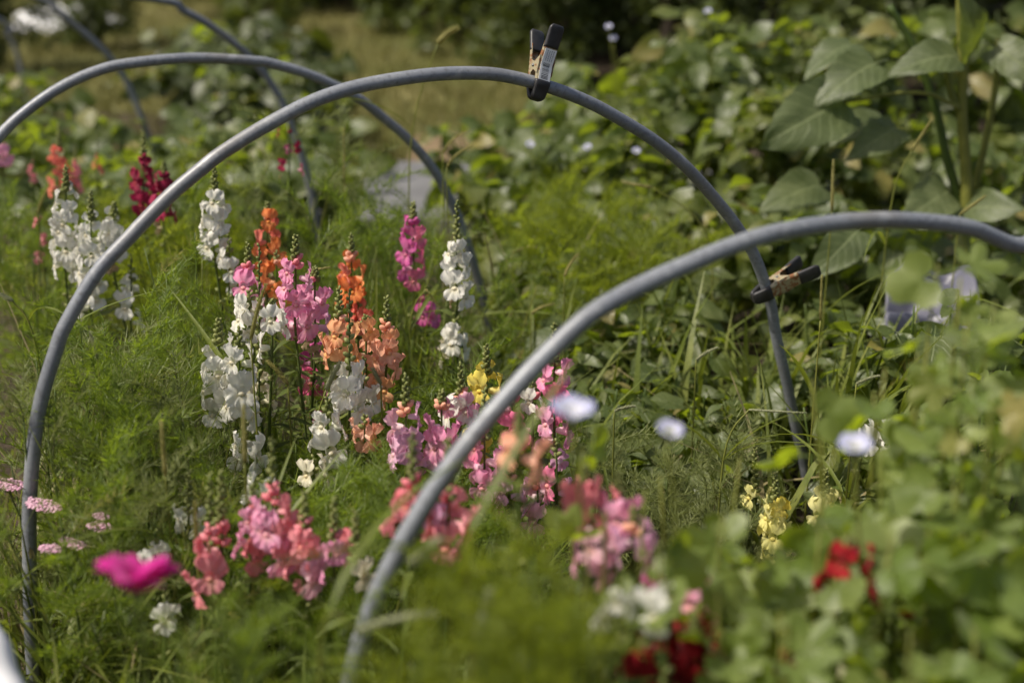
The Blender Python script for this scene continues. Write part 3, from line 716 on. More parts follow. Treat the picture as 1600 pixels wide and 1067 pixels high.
SN = [
 # px, ytip, yf0, yf1, d, color, n, label, kwargs
 (103, 262, 300, 432, 2.62, 'white', 19, 'left white spike of the pair standing outside the arch left side', {}),
 (142, 300, 345, 490, 2.58, 'white', 21, 'tall middle white spike left of the arch with blooms hanging low', {}),
 (178, 318, 340, 425, 2.66, 'white', 13, 'white spike half hidden by the rising pipe of the arch', {}),
 (205, 400, 440, 520, 2.6, 'white', 6, 'white blooms behind the feathery foliage just inside the arch', {'buds': 5}),
 (224, 208, 258, 340, 2.9, 'maroon', 11, 'maroon spike with pointed green tip left of the arch pipe', {}),
 (256, 255, 278, 362, 2.86, 'maroon', 11, 'second maroon spike partly behind the arch pipe', {}),
 (92, 195, 238, 300, 3.3, 'coral', 8, 'red orange spike behind the left white pair', {}),
 (118, 225, 262, 300, 3.35, 'salmon', 4, 'dull red spike beside the red orange one', {'size': .65}),
 (62, 330, 345, 420, 3.0, 'salmon', 5, 'faint salmon spike low at the far left behind white blooms', {'buds': 4, 'size': .6}),
 (3, 215, 228, 262, 3.4, 'pink', 4, 'pink bloom cut by the left edge beyond the arch', {'buds': 5}),
 (52, 215, 262, 285, 3.5, 'salmon', 2, 'faded tan seed spike left of the red orange flowers', {'size': .5, 'buds': 12}),
 (152, 205, 255, 275, 3.5, 'coral', 2, 'faded rusty seed spike between red orange and maroon flowers', {'size': .5, 'buds': 12}),
 (335, 262, 306, 400, 2.52, 'white', 12, 'white spike inside the arch above the feathery plant', {}),
 (358, 370, 400, 455, 2.5, 'white', 6, 'white blooms low behind the feathery plant beside the orange spike', {'buds': 4}),
 (418, 318, 342, 445, 2.55, 'orange', 13, 'tall orange spike left of the pink spike', {'mix': ('coral', .3)}),
 (432, 395, 415, 470, 2.5, 'orange', 6, 'lower orange blooms tucked behind the pink spike', {'buds': 4}),
 (462, 370, 418, 520, 2.2, 'pink', 15, 'broad bright pink spike in the middle of the bed', {'width': 2.0, 'size': 1.1}),
 (492, 420, 440, 560, 2.24, 'pink', 12, 'pink spike leaning against the broad pink one', {'size': 1.0, 'mix': ('lilac', .4)}),
 (388, 382, 425, 475, 2.28, 'pink', 6, 'small pink spike behind the foxtail left of the broad pink one', {'mix': ('white', .3)}),
 (487, 520, 545, 672, 2.28, 'magenta', 11, 'deep magenta blooms low behind the white pair', {'buds': 4, 'mix': ('hotpink', .5)}),
 (425, 470, 492, 552, 2.12, 'white', 5, 'white blooms just left of the broad pink spike', {'buds': 6}),
 (390, 455, 470, 520, 2.2, 'white', 4, 'white blooms behind the nodding foxtail head', {'buds': 4}),
 (549, 368, 408, 492, 2.48, 'orange', 15, 'bright orange spike standing alone behind the peach group', {'mix': ('coral', .25)}),
 (560, 470, 490, 530, 2.46, 'coral', 5, 'dim red orange blooms under the bright orange spike', {'buds': 3}),
 (530, 452, 512, 565, 2.12, 'peach', 7, 'peach bloomed spike, leftmost of the three apricot spikes', {'size': 1.1}),
 (572, 495, 508, 640, 2.16, 'apricot', 13, 'middle apricot spike above the white blooms', {'mix': ('peach', .5), 'buds': 6}),
 (604, 466, 520, 612, 2.14, 'apricot', 10, 'right apricot spike with dark bud tip', {'mix': ('peach', .4)}),
 (342, 500, 538, 655, 2.08, 'white', 12, 'large white spike at the edge of the feathery foliage', {'size': 1.1}),
 (374, 515, 548, 660, 2.05, 'white', 12, 'white spike crowding the large one beside the upright foxtails', {'size': 1.08, 'buds': 6}),
 (384, 660, 688, 735, 1.98, 'white', 5, 'white blooms low behind the upright foxtail head', {'buds': 4, 'size': 1.05}),
 (405, 385, 600, 640, 2.14, 'cream', 3, 'tall mostly finished spike with a few cream blooms', {'buds': 20}),
 (546, 455, 582, 650, 2.06, 'white', 9, 'white spike under the apricot blooms', {'size': 1.12}),
 (568, 560, 600, 662, 2.08, 'white', 6, 'second white spike right under the apricot blooms', {'buds': 5}),
 (512, 620, 655, 705, 2.0, 'white', 8, 'white blooms low above the tuft of fine green leaves', {'size': 1.08, 'buds': 6}),
 (570, 650, 668, 695, 2.0, 'apricot', 3, 'small coral bloom in the fine green leaves', {'buds': 4}),
 (646, 318, 352, 440, 2.62, 'magenta', 12, 'rosy magenta spike behind, left of the lone white spike', {'mix': ('hotpink', .45)}),
 (665, 440, 478, 500, 2.6, 'magenta', 3, 'small magenta bloom under the rosy spike', {'buds': 3}),
 (714, 316, 382, 478, 2.45, 'white', 13, 'lone white spike beside the rear hoop leg', {}),
 (712, 480, 512, 565, 2.44, 'white', 7, 'white blooms below the lone white spike', {'mix': ('cream', .3), 'buds': 4}),
 (452, 195, 208, 290, 3.0, 'maroon', 10, 'small red pink blooms on a tall thin stalk behind the arch', {'size': .5, 'mix': ('hotpink', .45), 'width': 6}),
 (634, 588, 648, 725, 1.95, 'lilac', 11, 'lilac pink spike just left of the near hoop', {'size': 1.08, 'mix': ('palepink', .3)}),
 (690, 612, 640, 718, 1.97, 'palepink', 9, 'pale pink spike against the near hoop', {'mix': ('pink', .4)}),
 (720, 570, 625, 660, 2.02, 'palepink', 4, 'small pale pink spike under the yellow bloom', {'mix': ('white', .4)}),
 (760, 540, 585, 625, 2.1, 'yellow', 4, 'yellow spike peeping over the near hoop', {}),
 (742, 660, 690, 715, 2.05, 'yellow', 3, 'small yellow bloom below near hoop among pink', {'buds': 4}),
 (757, 610, 690, 765, 1.92, 'hotpink', 8, 'hot pink spike just right of the near hoop', {'mix': ('pink', .5)}),
 (866, 508, 570, 700, 2.0, 'hotpink', 12, 'tall hot pink spike right of the near hoop', {'size': 1.05, 'mix': ('pink', .45)}),
 (832, 600, 622, 690, 2.02, 'hotpink', 6, 'pink and white spike left of the tall hot pink spike', {'mix': ('white', .5)}),
 (800, 600, 630, 690, 2.0, 'hotpink', 5, 'red pink blooms crossing behind the near hoop', {}),
 (870, 690, 715, 780, 1.95, 'lilac', 5, 'lilac blooms under the tall hot pink spike', {'mix': ('hotpink', .3), 'buds': 4}),
 (795, 720, 752, 800, 1.93, 'lilac', 5, 'lilac pink blooms low right of the near hoop', {'buds': 8}),
 (840, 735, 762, 812, 1.95, 'palepink', 5, 'pale lilac blooms low beneath the pink spikes', {'buds': 8}),
 (425, 688, 785, 875, 1.6, 'salmon', 15, 'large salmon pink spike in front with a thick bud tip', {'size': .95, 'width': 3.0, 'mix': ('pink', .3)}),
 (395, 760, 800, 880, 1.63, 'salmon', 8, 'salmon pink blooms left of the large salmon spike', {'buds': 6, 'size': .9, 'mix': ('pink', .4)}),
 (476, 770, 832, 925, 1.58, 'salmon', 9, 'salmon spike right of the large one with low hanging blooms', {'size': .95, 'mix': ('palepink', .35)}),
 (522, 780, 850, 890, 1.58, 'salmon', 6, 'pink spike at the right end of the salmon group', {'size': .95, 'mix': ('pink', .5)}),
 (328, 742, 855, 920, 1.58, 'salmon', 7, 'salmon spike right of the magenta petals', {'size': .95}),
 (345, 738, 850, 870, 1.6, 'salmon', 1, 'green tipped finished spike in front of the feathery foliage', {'buds': 18}),
 (555, 800, 880, 900, 1.55, 'cream', 1, 'finished green spike right of the salmon group', {'buds': 14}),
 (700, 690, 785, 845, 1.5, 'salmon', 9, 'blurred salmon spike right behind the near hoop', {'mix': ('lilac', .4), 'size': 1.1}),
 (645, 680, 780, 820, 1.5, 'salmon', 5, 'blurred salmon blooms left of the near hoop', {'size': 1.1}),
 (812, 640, 700, 720, 1.35, 'apricot', 2, 'blurred budding spike right of the near hoop', {'buds': 14, 'size': 1.1}),
 (915, 730, 765, 800, 1.38, 'salmon', 5, 'blurred salmon bloom between morning glory leaves', {'size': 1.1}),
 (965, 740, 780, 815, 1.38, 'pink', 3, 'blurred small pink bloom right of the salmon one', {'size': 1.05, 'buds': 6}),
 (925, 800, 845, 890, 1.35, 'palepink', 8, 'blurred pale pink bloom cluster below the salmon one', {'size': 1.1, 'buds': 4}),
 (990, 795, 832, 870, 1.35, 'lilac', 5, 'blurred lilac pink bloom beside the pale cluster', {'size': 1.1, 'buds': 8}),
 (295, 735, 800, 830, 1.74, 'white', 3, 'small white bloom above the magenta petals', {'size': .8}),
 (243, 830, 858, 890, 1.68, 'white', 3, 'white bloom touching the magenta petals from behind', {'buds': 3, 'size': .8}),
 (258, 925, 945, 978, 1.62, 'white', 2, 'little white bloom below the magenta petals', {'buds': 3, 'size': .75}),
 (408, 745, 758, 775, 1.8, 'white', 2, 'white petals just above the salmon group', {'buds': 3}),
 (490, 715, 735, 750, 1.95, 'cream', 2, 'cream bloom between the salmon group and fine leaves', {'buds': 3}),
 (970, 880, 925, 960, 1.15, 'white', 3, 'blurred white blooms above the dark red cluster', {'size': .65, 'buds': 3}),
 (1042, 915, 938, 950, 1.14, 'white', 2, 'blurred single white bloom right of the white cluster', {'buds': 4}),
 (955, 965, 980, 995, 1.15, 'white', 1, 'blurred white petals just left above dark red', {'buds': 3}),
 (1095, 890, 925, 970, 1.28, 'pink', 4, 'blurred pink bloom between lobed leaves', {'size': 1.1, 'buds': 8}),
 (1030, 850, 900, 930, 1.28, 'magenta', 3, 'blurred mauve finished spike beside the white blooms', {'buds': 8, 'size': .8}),
 (1040, 960, 995, 1080, 1.12, 'darkred', 14, 'dark red cluster at the bottom edge left of the lobed leaves', {'size': 1.15, 'width': 2}),
 (1085, 965, 1005, 1085, 1.12, 'darkred', 12, 'second dark red cluster at the bottom edge', {'size': 1.15, 'mix': ('magenta', .08)}),
 (1010, 985, 1020, 1090, 1.1, 'darkred', 9, 'left dark red spike rising from the bottom edge', {'size': 1.15}),
 (1135, 990, 1030, 1090, 1.12, 'darkred', 7, 'right dark red spike half behind lobed leaves at the bottom', {'size': 1.15, 'mix': ('pink', .15)}),
 (1325, 840, 868, 905, 1.12, 'darkred', 5, 'dark red bloom between the upper lobed leaves', {'size': 1.1}),
 (1398, 830, 870, 935, 1.15, 'darkred', 7, 'dark red spike half sunk in the lobed leaves', {'size': 1.1}),
 (1250, 1000, 1030, 1075, 1.05, 'darkred', 4, 'dark red blooms near the bottom under lobed leaves', {'size': 1.1}),
 (1212, 740, 785, 885, 1.95, 'paleyellow', 20, 'yellow spike beside the foot of the arch', {'size': .85, 'mix': ('yellow', .2)}),
 (1290, 735, 785, 800, 2.1, 'paleyellow', 3, 'small yellow spike right at the foot of the arch', {'buds': 14}),
 (1180, 690, 770, 790, 2.15, 'paleyellow', 2, 'budding yellow spike left of the arch foot', {'buds': 16}),
]
for px, yt, y0, y1, d, c, n, lb_, kw in SN:
    d += .09 if c == 'darkred' else 0
    if c != 'darkred' or px < 1120: BLOOMS.append((px, y0, y1, d))
    else: BLOOMS.append((px, y0 + 5, y0 + 22, d))
    snapdragon(px, yt, y0, y1, d, c, n, lb_, **kw)

SOLO = ('tall feathery plant with a pointed top below the white spike', 'feathery plant reaching between the large white spikes and pink ones', 'tall pale feathery plant around the small red pink blooms', 'pale feathery plant right of the small red pink blooms', 'tuft of fine bright leaves under the white and apricot blooms')
def feathery(px, ytop, d, label, kind='feather', n=60, spread=.10, low=.12, group='feathery green plants in the bed', seed=None, fs_=1.0, name='feathery_plant'):
    rr = random.Random(seed if seed is not None else int(px * 3 + ytop * 17 + d * 991))
    tip = P(px, ytop, d); h = max(.12, tip.z); base = V((tip.x, d, 0))
    rt = root(name, base, label if label in SOLO else lab(label, px, ytop + 40), 'plant', group)
    lines = []
    for i in range(5):
        a = rr.uniform(0, 2 * PI); rsp = spread * (rr.uniform(.5, 1.1) if i else .15); hh = h * (1 if i == 0 else rr.uniform(.65, .97))
        e = V((math.cos(a) * rsp, math.sin(a) * rsp, hh))
        pts = catmull([V((rr.uniform(-.01, .01), rr.uniform(-.01, .01), 0)), V((e.x * .35, e.y * .35, hh * .5)), e], 4)
        lines.append(pts)
        vs, fs = tube(pts, [.0028 - .0018 * k / (len(pts) - 1) for k in range(len(pts))], 5)
        obj('stem', mesh('stem', vs, fs, M['stem_yellow' if i % 2 else 'stem']), rt)
    for k in range(n):
        ln = lines[0 if rr.random() < .3 else rr.randrange(5)]
        t = low + (1 - low) * rr.random() ** .75
        q = t * (len(ln) - 1); i = min(int(q), len(ln) - 2); p = ln[i].lerp(ln[i + 1], q - i)
        a = rr.uniform(0, 2 * PI)
        dr = V((math.cos(a), math.sin(a), rr.uniform(-.1, 1.0) + .7 * t))
        sc_ = rr.uniform(.65, 1.15) * fs_; up_ = UP + rv(rr, .4); q_ = base + p; e_ = dr.normalized() * .13 * sc_
        if not (open_here(q_ + e_ * .35) and open_here(q_ + e_ * .7) and open_here(q_ + e_)): continue
        obj('frond', FR[kind][rr.randrange(7)], rt, frame(p, dr, up_, sc_))
    return rt
LBL_F = 'fine feathery plant'
for px, yt, d, n in [(52, 560, 1.98, 60), (112, 490, 2.12, 70), (175, 505, 2.15, 70), (238, 480, 2.22, 70), (215, 560, 2.02, 70), (285, 545, 2.08, 60), (150, 600, 1.95, 70),
                     (90, 690, 1.85, 65), (225, 660, 1.88, 70), (300, 660, 1.95, 55), (160, 730, 1.76, 65), (262, 770, 1.72, 55), (110, 800, 1.68, 55), (20, 650, 1.85, 50), (330, 745, 1.85, 50), (180, 850, 1.66, 50)]:
    feathery(px, yt, d, LBL_F, 'feather_pale' if px in (175, 90, 300, 20, 262) else 'feather', n=int(n * .88))
feathery(288, 365, 2.36, 'tall feathery plant with a pointed top below the white spike', n=90, spread=.12)
feathery(365, 500, 2.3, 'feathery plant reaching between the large white spikes and pink ones', n=50)
feathery(440, 205, 3.05, 'tall pale feathery plant around the small red pink blooms', 'feather_pale', 70, .12)
feathery(530, 235, 3.1, 'pale feathery plant right of the small red pink blooms', 'feather_pale', 60, .12)
feathery(535, 685, 2.0, 'tuft of fine bright leaves under the white and apricot blooms', n=70, spread=.07)
LBL_M = 'low fine feathery plant'
for px, yt, d, n in [(450, 690, 2.05, 45), (470, 790, 1.8, 45), (590, 745, 1.92, 60), (640, 800, 1.75, 55), (575, 830, 1.7, 50), (700, 780, 1.85, 45), (780, 800, 1.85, 45), (850, 830, 1.8, 45), (430, 850, 1.72, 45), (360, 900, 1.66, 45), (620, 700, 2.1, 40), (680, 640, 2.2, 40),
                     (470, 640, 2.2, 35), (800, 650, 2.25, 40), (740, 740, 2.0, 40), (500, 900, 1.68, 40)]:
    feathery(px, yt, d, LBL_M, n=n, group='low feathery plants between spikes')
LBL_B = 'blurred soft feathery plant'
for px, yt, d, n in [(40, 400, 2.75, 50), (20, 330, 3.05, 50), (80, 390, 2.9, 45), (150, 395, 2.9, 45), (205, 300, 3.25, 50), (290, 285, 3.25, 50), (370, 290, 3.2, 50), (300, 330, 2.9, 40), (60, 300, 3.3, 45), (230, 400, 2.75, 45), (130, 300, 3.4, 45)]:
    feathery(px, yt, d, LBL_B, 'feather_lime' if px % 20 else 'feather', n, .12, group='blurred feathery plants behind the white spikes', fs_=1.15)
LBL_C = 'out of focus feathery green plant'
for px, yt, d, n in [(590, 300, 3.1, 50), (560, 350, 2.85, 50), (480, 330, 2.9, 45), (620, 400, 2.8, 45), (690, 400, 2.75, 45), (660, 330, 3.1, 45), (780, 420, 2.8, 45), (600, 540, 2.4, 40), (500, 370, 2.7, 40), (740, 560, 2.4, 40)]:
    feathery(px, yt, d, LBL_C, 'feather', n, .12, group='blurred feathery plants behind the orange spikes', fs_=1.1)
LBL_G = 'soft lime feathery plant'
for px, yt, d, n in [(880, 310, 3.4, 50), (960, 330, 3.3, 50), (920, 390, 3.1, 45), (860, 420, 2.9, 50), (990, 400, 3.0, 50), (1050, 380, 3.2, 45), (820, 340, 3.3, 50)]:
    feathery(px, yt, d, LBL_G, 'feather_lime', n, .13, group='lime feathery plants under the arch', fs_=1.2)
LBL_N = 'close blurred feathery plant'
for px, yt, d, n in [(690, 900, 1.16, 60), (780, 850, 1.2, 60), (850, 870, 1.15, 60), (640, 985, 1.1, 50), (740, 960, 1.05, 60), (900, 930, 1.1, 55), (300, 985, 1.27, 45), (400, 960, 1.3, 50), (510, 990, 1.22, 45), (820, 960, 1.02, 50), (930, 1000, 1.05, 40), (350, 1030, 1.15, 40), (880, 810, 1.28, 45)]:
    feathery(px, yt, d, LBL_N, 'feather_lime' if px > 600 else 'feather', n, .07, .3, group='close blurred feathery plants', fs_=.8)
LBL_S = 'pale wiry feathery tuft'
for px, yt, d, n in [(1045, 745, 2.1, 45), (1150, 715, 2.15, 45), (1165, 800, 1.95, 40), (1075, 840, 1.85, 40), (1000, 760, 2.05, 40), (930, 700, 2.2, 40), (1110, 770, 2.05, 40)]:
    feathery(px, yt, d, LBL_S, 'feather_pale', n, .08, group='pale wiry tufts by the arch foot', fs_=.85)

# leafy plants
BUSH = [leaf_mesh('bush_leaf', .085, .066, 6, 4, .18, .22 + .1 * i, .07, .5, M['bush'], .72, i, heart=.7) for i in range(4)]
BUSHD = [leaf_mesh('bush_leaf_dark', .085, .06, 6, 4, .18, .3, .07, .4, M['bush_dark'], .8, 9 + i, heart=.6) for i in range(3)]
WEED = [leaf_mesh('weed_leaf', .075, .030, 6, 2, .25, .35, .06, .2, M['bush'], .8, 20 + i) for i in range(3)]
MAL = [lobed_mesh('lobed_leaf', .042, M['mallow'], 30 + i, 5 if i % 2 else 3, depth=.44 if i % 2 else .36) for i in range(5)]
def leafy(px, ytop, d, n, leaves, label, group, spread=.22, size=1.0, low=.15, nst=5, up=.9, stemmat='stem', name='leafy_bush', face=.0, seed=None, lo=.5, hi=1.35):
    rr = random.Random(seed if seed is not None else int(px * 5 + ytop * 11 + d * 577))
    tip = P(px, ytop, d); h = max(.15, tip.z); base = V((tip.x, d, -.01))
    rt = root(name, base, lab(label, px, ytop + 40), 'plant', group)
    lines = []
    for i in range(nst):
        a = rr.uniform(0, 2 * PI); rsp = spread * (rr.uniform(.4, 1.0) if i else .2); hh = h * (.97 if i == 0 else rr.uniform(.7, .98))
        e = V((math.cos(a) * rsp, math.sin(a) * rsp, hh))
        pts = catmull([V((rr.uniform(-.02, .02), rr.uniform(-.02, .02), 0)), V((e.x * .55 + rr.uniform(-.02, .02), e.y * .55, hh * .5)), e], 4)
        lines.append(pts)
        vs, fs = tube(pts, [(.0042 if stemmat == 'stem' else .0036) - .0024 * k / (len(pts) - 1) for k in range(len(pts))], 5)
        obj('stem', mesh('stem', vs, fs, M[stemmat]), rt)
    for k in range(n):
        ln = lines[rr.randrange(nst)]; t = low + (1 - low) * rr.random() ** .7
        q = t * (len(ln) - 1); i = min(int(q), len(ln) - 2); p = ln[i].lerp(ln[i + 1], q - i)
        a = rr.uniform(0, 2 * PI); dr = V((math.cos(a), math.sin(a) - face, rr.uniform(-.8, .6)))
        s = size * rr.uniform(lo, hi)
        off = V((dr.x, dr.y, 0)).normalized() * rr.uniform(.02, .35) * spread
        up_ = UP * up + V((0, -.35, 0)) + rv(rr, .75); lm = leaves[rr.randrange(len(leaves))]
        if not open_here(base + p + off + dr.normalized() * .045 * s, 72 / d if d < 1.6 else 55 / d): continue
        obj('leaf', lm, rt, frame(p + off, dr, up_, s))
    return rt
for px, yt, d in [(745, 235, 4.7), (470, 250, 4.4)]:
    leafy(px, yt, d, 80, BUSH, 'bush beside the concrete slab', 'bushes beside the path', .2, .9)
for px, yt, d in [(845, 285, 3.75), (930, 262, 3.85), (1010, 285, 3.7), (810, 330, 3.4), (900, 350, 3.3), (985, 370, 3.2), (1060, 380, 3.1), (850, 430, 3.0), (950, 450, 2.9)]:
    leafy(px, yt, d, 75, BUSH + WEED, 'low leafy plant', 'low leafy plants under the arch top', .2, .72)
GR_R = 'leafy bushes beyond the arch'
for px, yt, d in [(790, 166, 4.60), (860, 126, 4.70), (930, 88, 4.60), (1000, 66, 4.80), (1080, 31, 4.70), (1150, 4, 4.80), (1230, 15, 4.70), (1310, 5, 4.80), (1400, 0, 4.70), (1500, -5, 4.80), (1590, 5, 4.70)]:
    leafy(px, yt, d, 125, BUSH, 'far leafy green bush', GR_R + ', far row', .30, .98)
for px, yt, d in [(800, 237, 4.15), (880, 200, 4.15), (960, 175, 4.25), (1045, 160, 4.15), (1130, 140, 4.25), (1215, 125, 4.15), (1300, 175, 4.15), (1390, 165, 4.25), (1480, 205, 4.15), (1580, 205, 4.25)]:
    leafy(px, yt, d, 120, BUSH, 'blurred leafy green bush', GR_R + ', near row', .27, .92)
for px, yt, d in [(1050, 330, 3.4), (1120, 300, 3.6), (1200, 290, 3.5), (1270, 330, 3.3), (1350, 320, 3.5), (1440, 330, 3.4), (1530, 320, 3.5), (1600, 340, 3.3)]:
    leafy(px, yt, d, 85, BUSH, 'middle distance leafy bush', 'bushes behind the arch leg', .22, .85)
for px, yt, d in [(1090, 450, 2.9), (1280, 460, 2.8), (1130, 540, 2.6), (1000, 500, 2.8), (900, 520, 2.7), (1350, 560, 2.6), (1030, 590, 2.5), (950, 600, 2.45), (1150, 620, 2.4), (820, 540, 2.7), (1370, 480, 2.8), (1460, 540, 2.6), (1090, 660, 2.3), (1320, 650, 2.3), (1400, 620, 2.4), (900, 660, 2.35), (1230, 540, 2.7)]:
    leafy(px, yt, d, 70, WEED + BUSH[:1], 'soft narrow leaved weed', 'weedy plants under the arch', .14, .75, name='weedy_plant')
for px, yt, d in [(15, 110, 5.6), (85, 185, 4.7), (165, 180, 4.6), (55, 240, 4.1), (275, 165, 5.0), (335, 190, 4.4), (150, 235, 4.0), (225, 245, 4.0), (320, 235, 3.9), (405, 205, 4.3), (15, 190, 4.8), (470, 180, 5.0)]:
    leafy(px, yt, d, 85, BUSH, 'blurred bush below the lawn', 'blurred bushes below the lawn', .27, .95)
for px, yt, d in [(345, 20, 6.9), (420, 25, 6.6), (385, 60, 6.2), (470, 60, 6.8), (330, 90, 6.0), (440, 110, 5.7)]:
    leafy(px, yt, d, 100, BUSHD + BUSH[:1], 'dark lawn edge shrub', 'dark shrubs beside the lawn', .36, 1.35, low=.05)

# near lobed vine plants on the right
GL = 'close blurred lobed leaf vines'
for px, yt, d, n in [(1490, 375, 1.42, 34), (1575, 410, 1.36, 34), (1440, 480, 1.42, 18), (1400, 540, 1.36, 12), (1530, 520, 1.28, 30), (1590, 560, 1.22, 28)]:
    leafy(px, yt, d, n, MAL, 'blurred climbing lobed leaf vine', GL + ' over the hoop', .10, .76, .45, 4, .8, 'stem_yellow', 'lobed_vine', .3)
for px, yt, d, n in [(1360, 640, 1.26, 16), (1570, 640, 1.15, 24), (1470, 690, 1.2, 20), (1160, 720, 1.24, 18), (1290, 740, 1.2, 20), (1060, 705, 1.25, 24), (930, 670, 1.25, 18), (990, 730, 1.2, 22), (1110, 770, 1.12, 28)]:
    leafy(px, yt, d + .1, int(n * 1.15), MAL, 'blurred low lobed leaf vine', GL + ' under the hoop', .09, .84, .45, 4, .8, 'stem_yellow', 'lobed_vine', .3)
for px, yt, d, n in [(1200, 830, 1.06, 28), (1290, 800, 1.06, 28), (1380, 800, 1.02, 28), (1480, 780, 1.04, 30), (1580, 790, 1.02, 30), (1140, 900, 1.02, 24), (1330, 930, .99, 28), (1430, 920, .92, 28), (1540, 920, .94, 28), (1230, 950, .95, 26), (1590, 1010, .88, 24)]:
    leafy(px, yt, d + .14, n, MAL, 'very blurred lobed leaf vine', GL + ' near the dark red blooms', .09, .84, .5, 4, .8, 'stem_yellow', 'lobed_vine', .3)
for px, yt, d, n in [(1555, 560, 2.05, 30), (1570, 720, 1.85, 30), (1500, 640, 2.1, 24), (1545, 790, 1.75, 26)]:
    leafy(px, yt, d, n, MAL, 'sharper grey green lobed plant', 'sharper lobed plants between vines', .12, 1.0, .3, 4, .9, 'stem', 'lobed_plant', .3)

for px, yt, d in [(1415, 455, 2.45), (1505, 430, 2.5), (1545, 470, 2.4), (1360, 480, 2.5)]:
    leafy(px, yt, d, 34, BUSH, 'leafy plant before the tarp', 'leafy plants around the tarp', .09, .8)
# sunflower at the right
SUN_L = [leaf_mesh('sunflower_leaf', .24, .165, 12, 8, .12, .38 + .1 * i, .05, .35, M['sunf'], .68, 50 + i, heart=.75, teeth=.03) for i in range(3)]
sb = P(1512, 330, 3.3); base = V((sb.x, 3.3, 0))
rt = root('sunflower_plant', base, 'tall broad leaved sunflower plant with pale forked stalk', 'plant')
def stalk(pxs, d, r0, r1, mat='stem_yellow'):
    pts = [P(x, y, d) for x, y in pxs]; c_ = [p - base for p in catmull(pts, 5)]
    vs, fs = tube(c_, [r0 + (r1 - r0) * k / (len(c_) - 1) for k in range(len(c_))], 8)
    obj('stalk', mesh('stalk', vs, fs, M[mat]), rt)
gp = P(1512, 330, 3.3); vs, fs = tube([V((0, 0, -.03)), gp - base], [.016, .0155], 8); obj('stalk', mesh('stalk', vs, fs, M['stem_yellow']), rt)
stalk([(1512, 330), (1508, 250), (1503, 170), (1506, 110), (1500, 20), (1505, -60)], 3.3, .0155, .008)
stalk([(1504, 180), (1488, 150), (1478, 110)], 3.3, .011, .007)
stalk([(1502, 320), (1480, 250), (1462, 170), (1430, 80), (1390, 10)], 3.32, .012, .008, 'stem')
stalk([(1522, 300), (1540, 220), (1556, 130), (1560, 60)], 3.34, .010, .007)
stalk([(1500, 170), (1455, 148), (1400, 146), (1350, 155), (1318, 160)], 3.28, .005, .004)
def sleaf(p0, p1, d0, d1, up, k, s, roll=0):
    a = P(*p0, d0); b = P(*p1, d1)
    obj('leaf', SUN_L[k], rt, frame(a - base, b - a, V(up), (b - a).length / .24 * s * .88, roll))
sleaf((1318, 158), (1215, 205), 3.28, 3.12, (.35, -.75, .6), 0, 1.05)
sleaf((1330, 70), (1235, 90), 3.5, 3.4, (0, -.25, 1), 1, .8)
sleaf((1365, 100), (1290, 130), 3.3, 3.2, (-.1, -.7, .7), 1, 1.1)
sleaf((1490, 88), (1405, 85), 3.28, 3.22, (.1, -.6, .8), 1, 1.05)
sleaf((1515, 85), (1545, 15), 3.3, 3.2, (.6, -.9, .2), 2, 1.15)
sleaf((1556, 75), (1620, 110), 3.3, 3.2, (-.2, -.9, .4), 0, 1.2)
sleaf((1400, 200), (1345, 225), 3.3, 3.2, (0, -.8, .6), 2, 1.0)
sleaf((1380, 190), (1300, 190), 3.35, 3.25, (0, -.5, .9), 1, .9)
sleaf((1500, 330), (1580, 300), 3.3, 3.15, (0, -.8, .6), 1, .9)
sleaf((1480, 300), (1420, 330), 3.3, 3.15, (0, -.8, .6), 0, .9)
sleaf((1280, 290), (1190, 300), 3.3, 3.15, (0, -.7, .7), 1, .8)
sleaf((1340, 360), (1290, 410), 3.0, 2.9, (0, -.8, .5), 2, 1.1)

# foxtail grasses
def fox_mesh(name, mat, L, r, seed, bend):
    rr = random.Random(seed); vs, fs = [], []
    def sp(t): return V((bend * L * t * t, 0, L * t * (1 - .25 * abs(bend) * t)))
    a, b = tube([sp(t / 6) for t in range(7)], [r * .62 * (.75 if t in (0,) else 1 - (t / 6) ** 3 * .7) for t in range(7)], 6); vs += a; fs += b
    for k in range(260):
        t = rr.random() ** .9; p = sp(t); a = rr.uniform(0, 2 * PI); k_ = 1 - .5 * t ** 3
        d = V((math.cos(a), math.sin(a), .9)).normalized(); q = p + d * r * k_ * rr.uniform(1.0, 1.9)
        p0 = p + V((math.cos(a), math.sin(a), 0)) * r * .5
        sd_ = V((-math.sin(a), math.cos(a), 0)) * (.0009 if k % 2 else .0005)
        o = len(vs); vs += [p0 + sd_, p0 - sd_, q]; fs.append((o, o + 1, o + 2))
    return mesh(name, vs, fs, mat)
BLADE = [leaf_mesh('grass_leaf', .22, .008, 7, 2, .4, .2 + .35 * i, .0, 0, M['grass'], .5, i) for i in range(3)]
for me in BLADE:
    a = me.color_attributes.new('tint', 'FLOAT_COLOR', 'POINT')
    a.data.foreach_set('color', [.4, 0, 0, 1] * len(me.vertices))
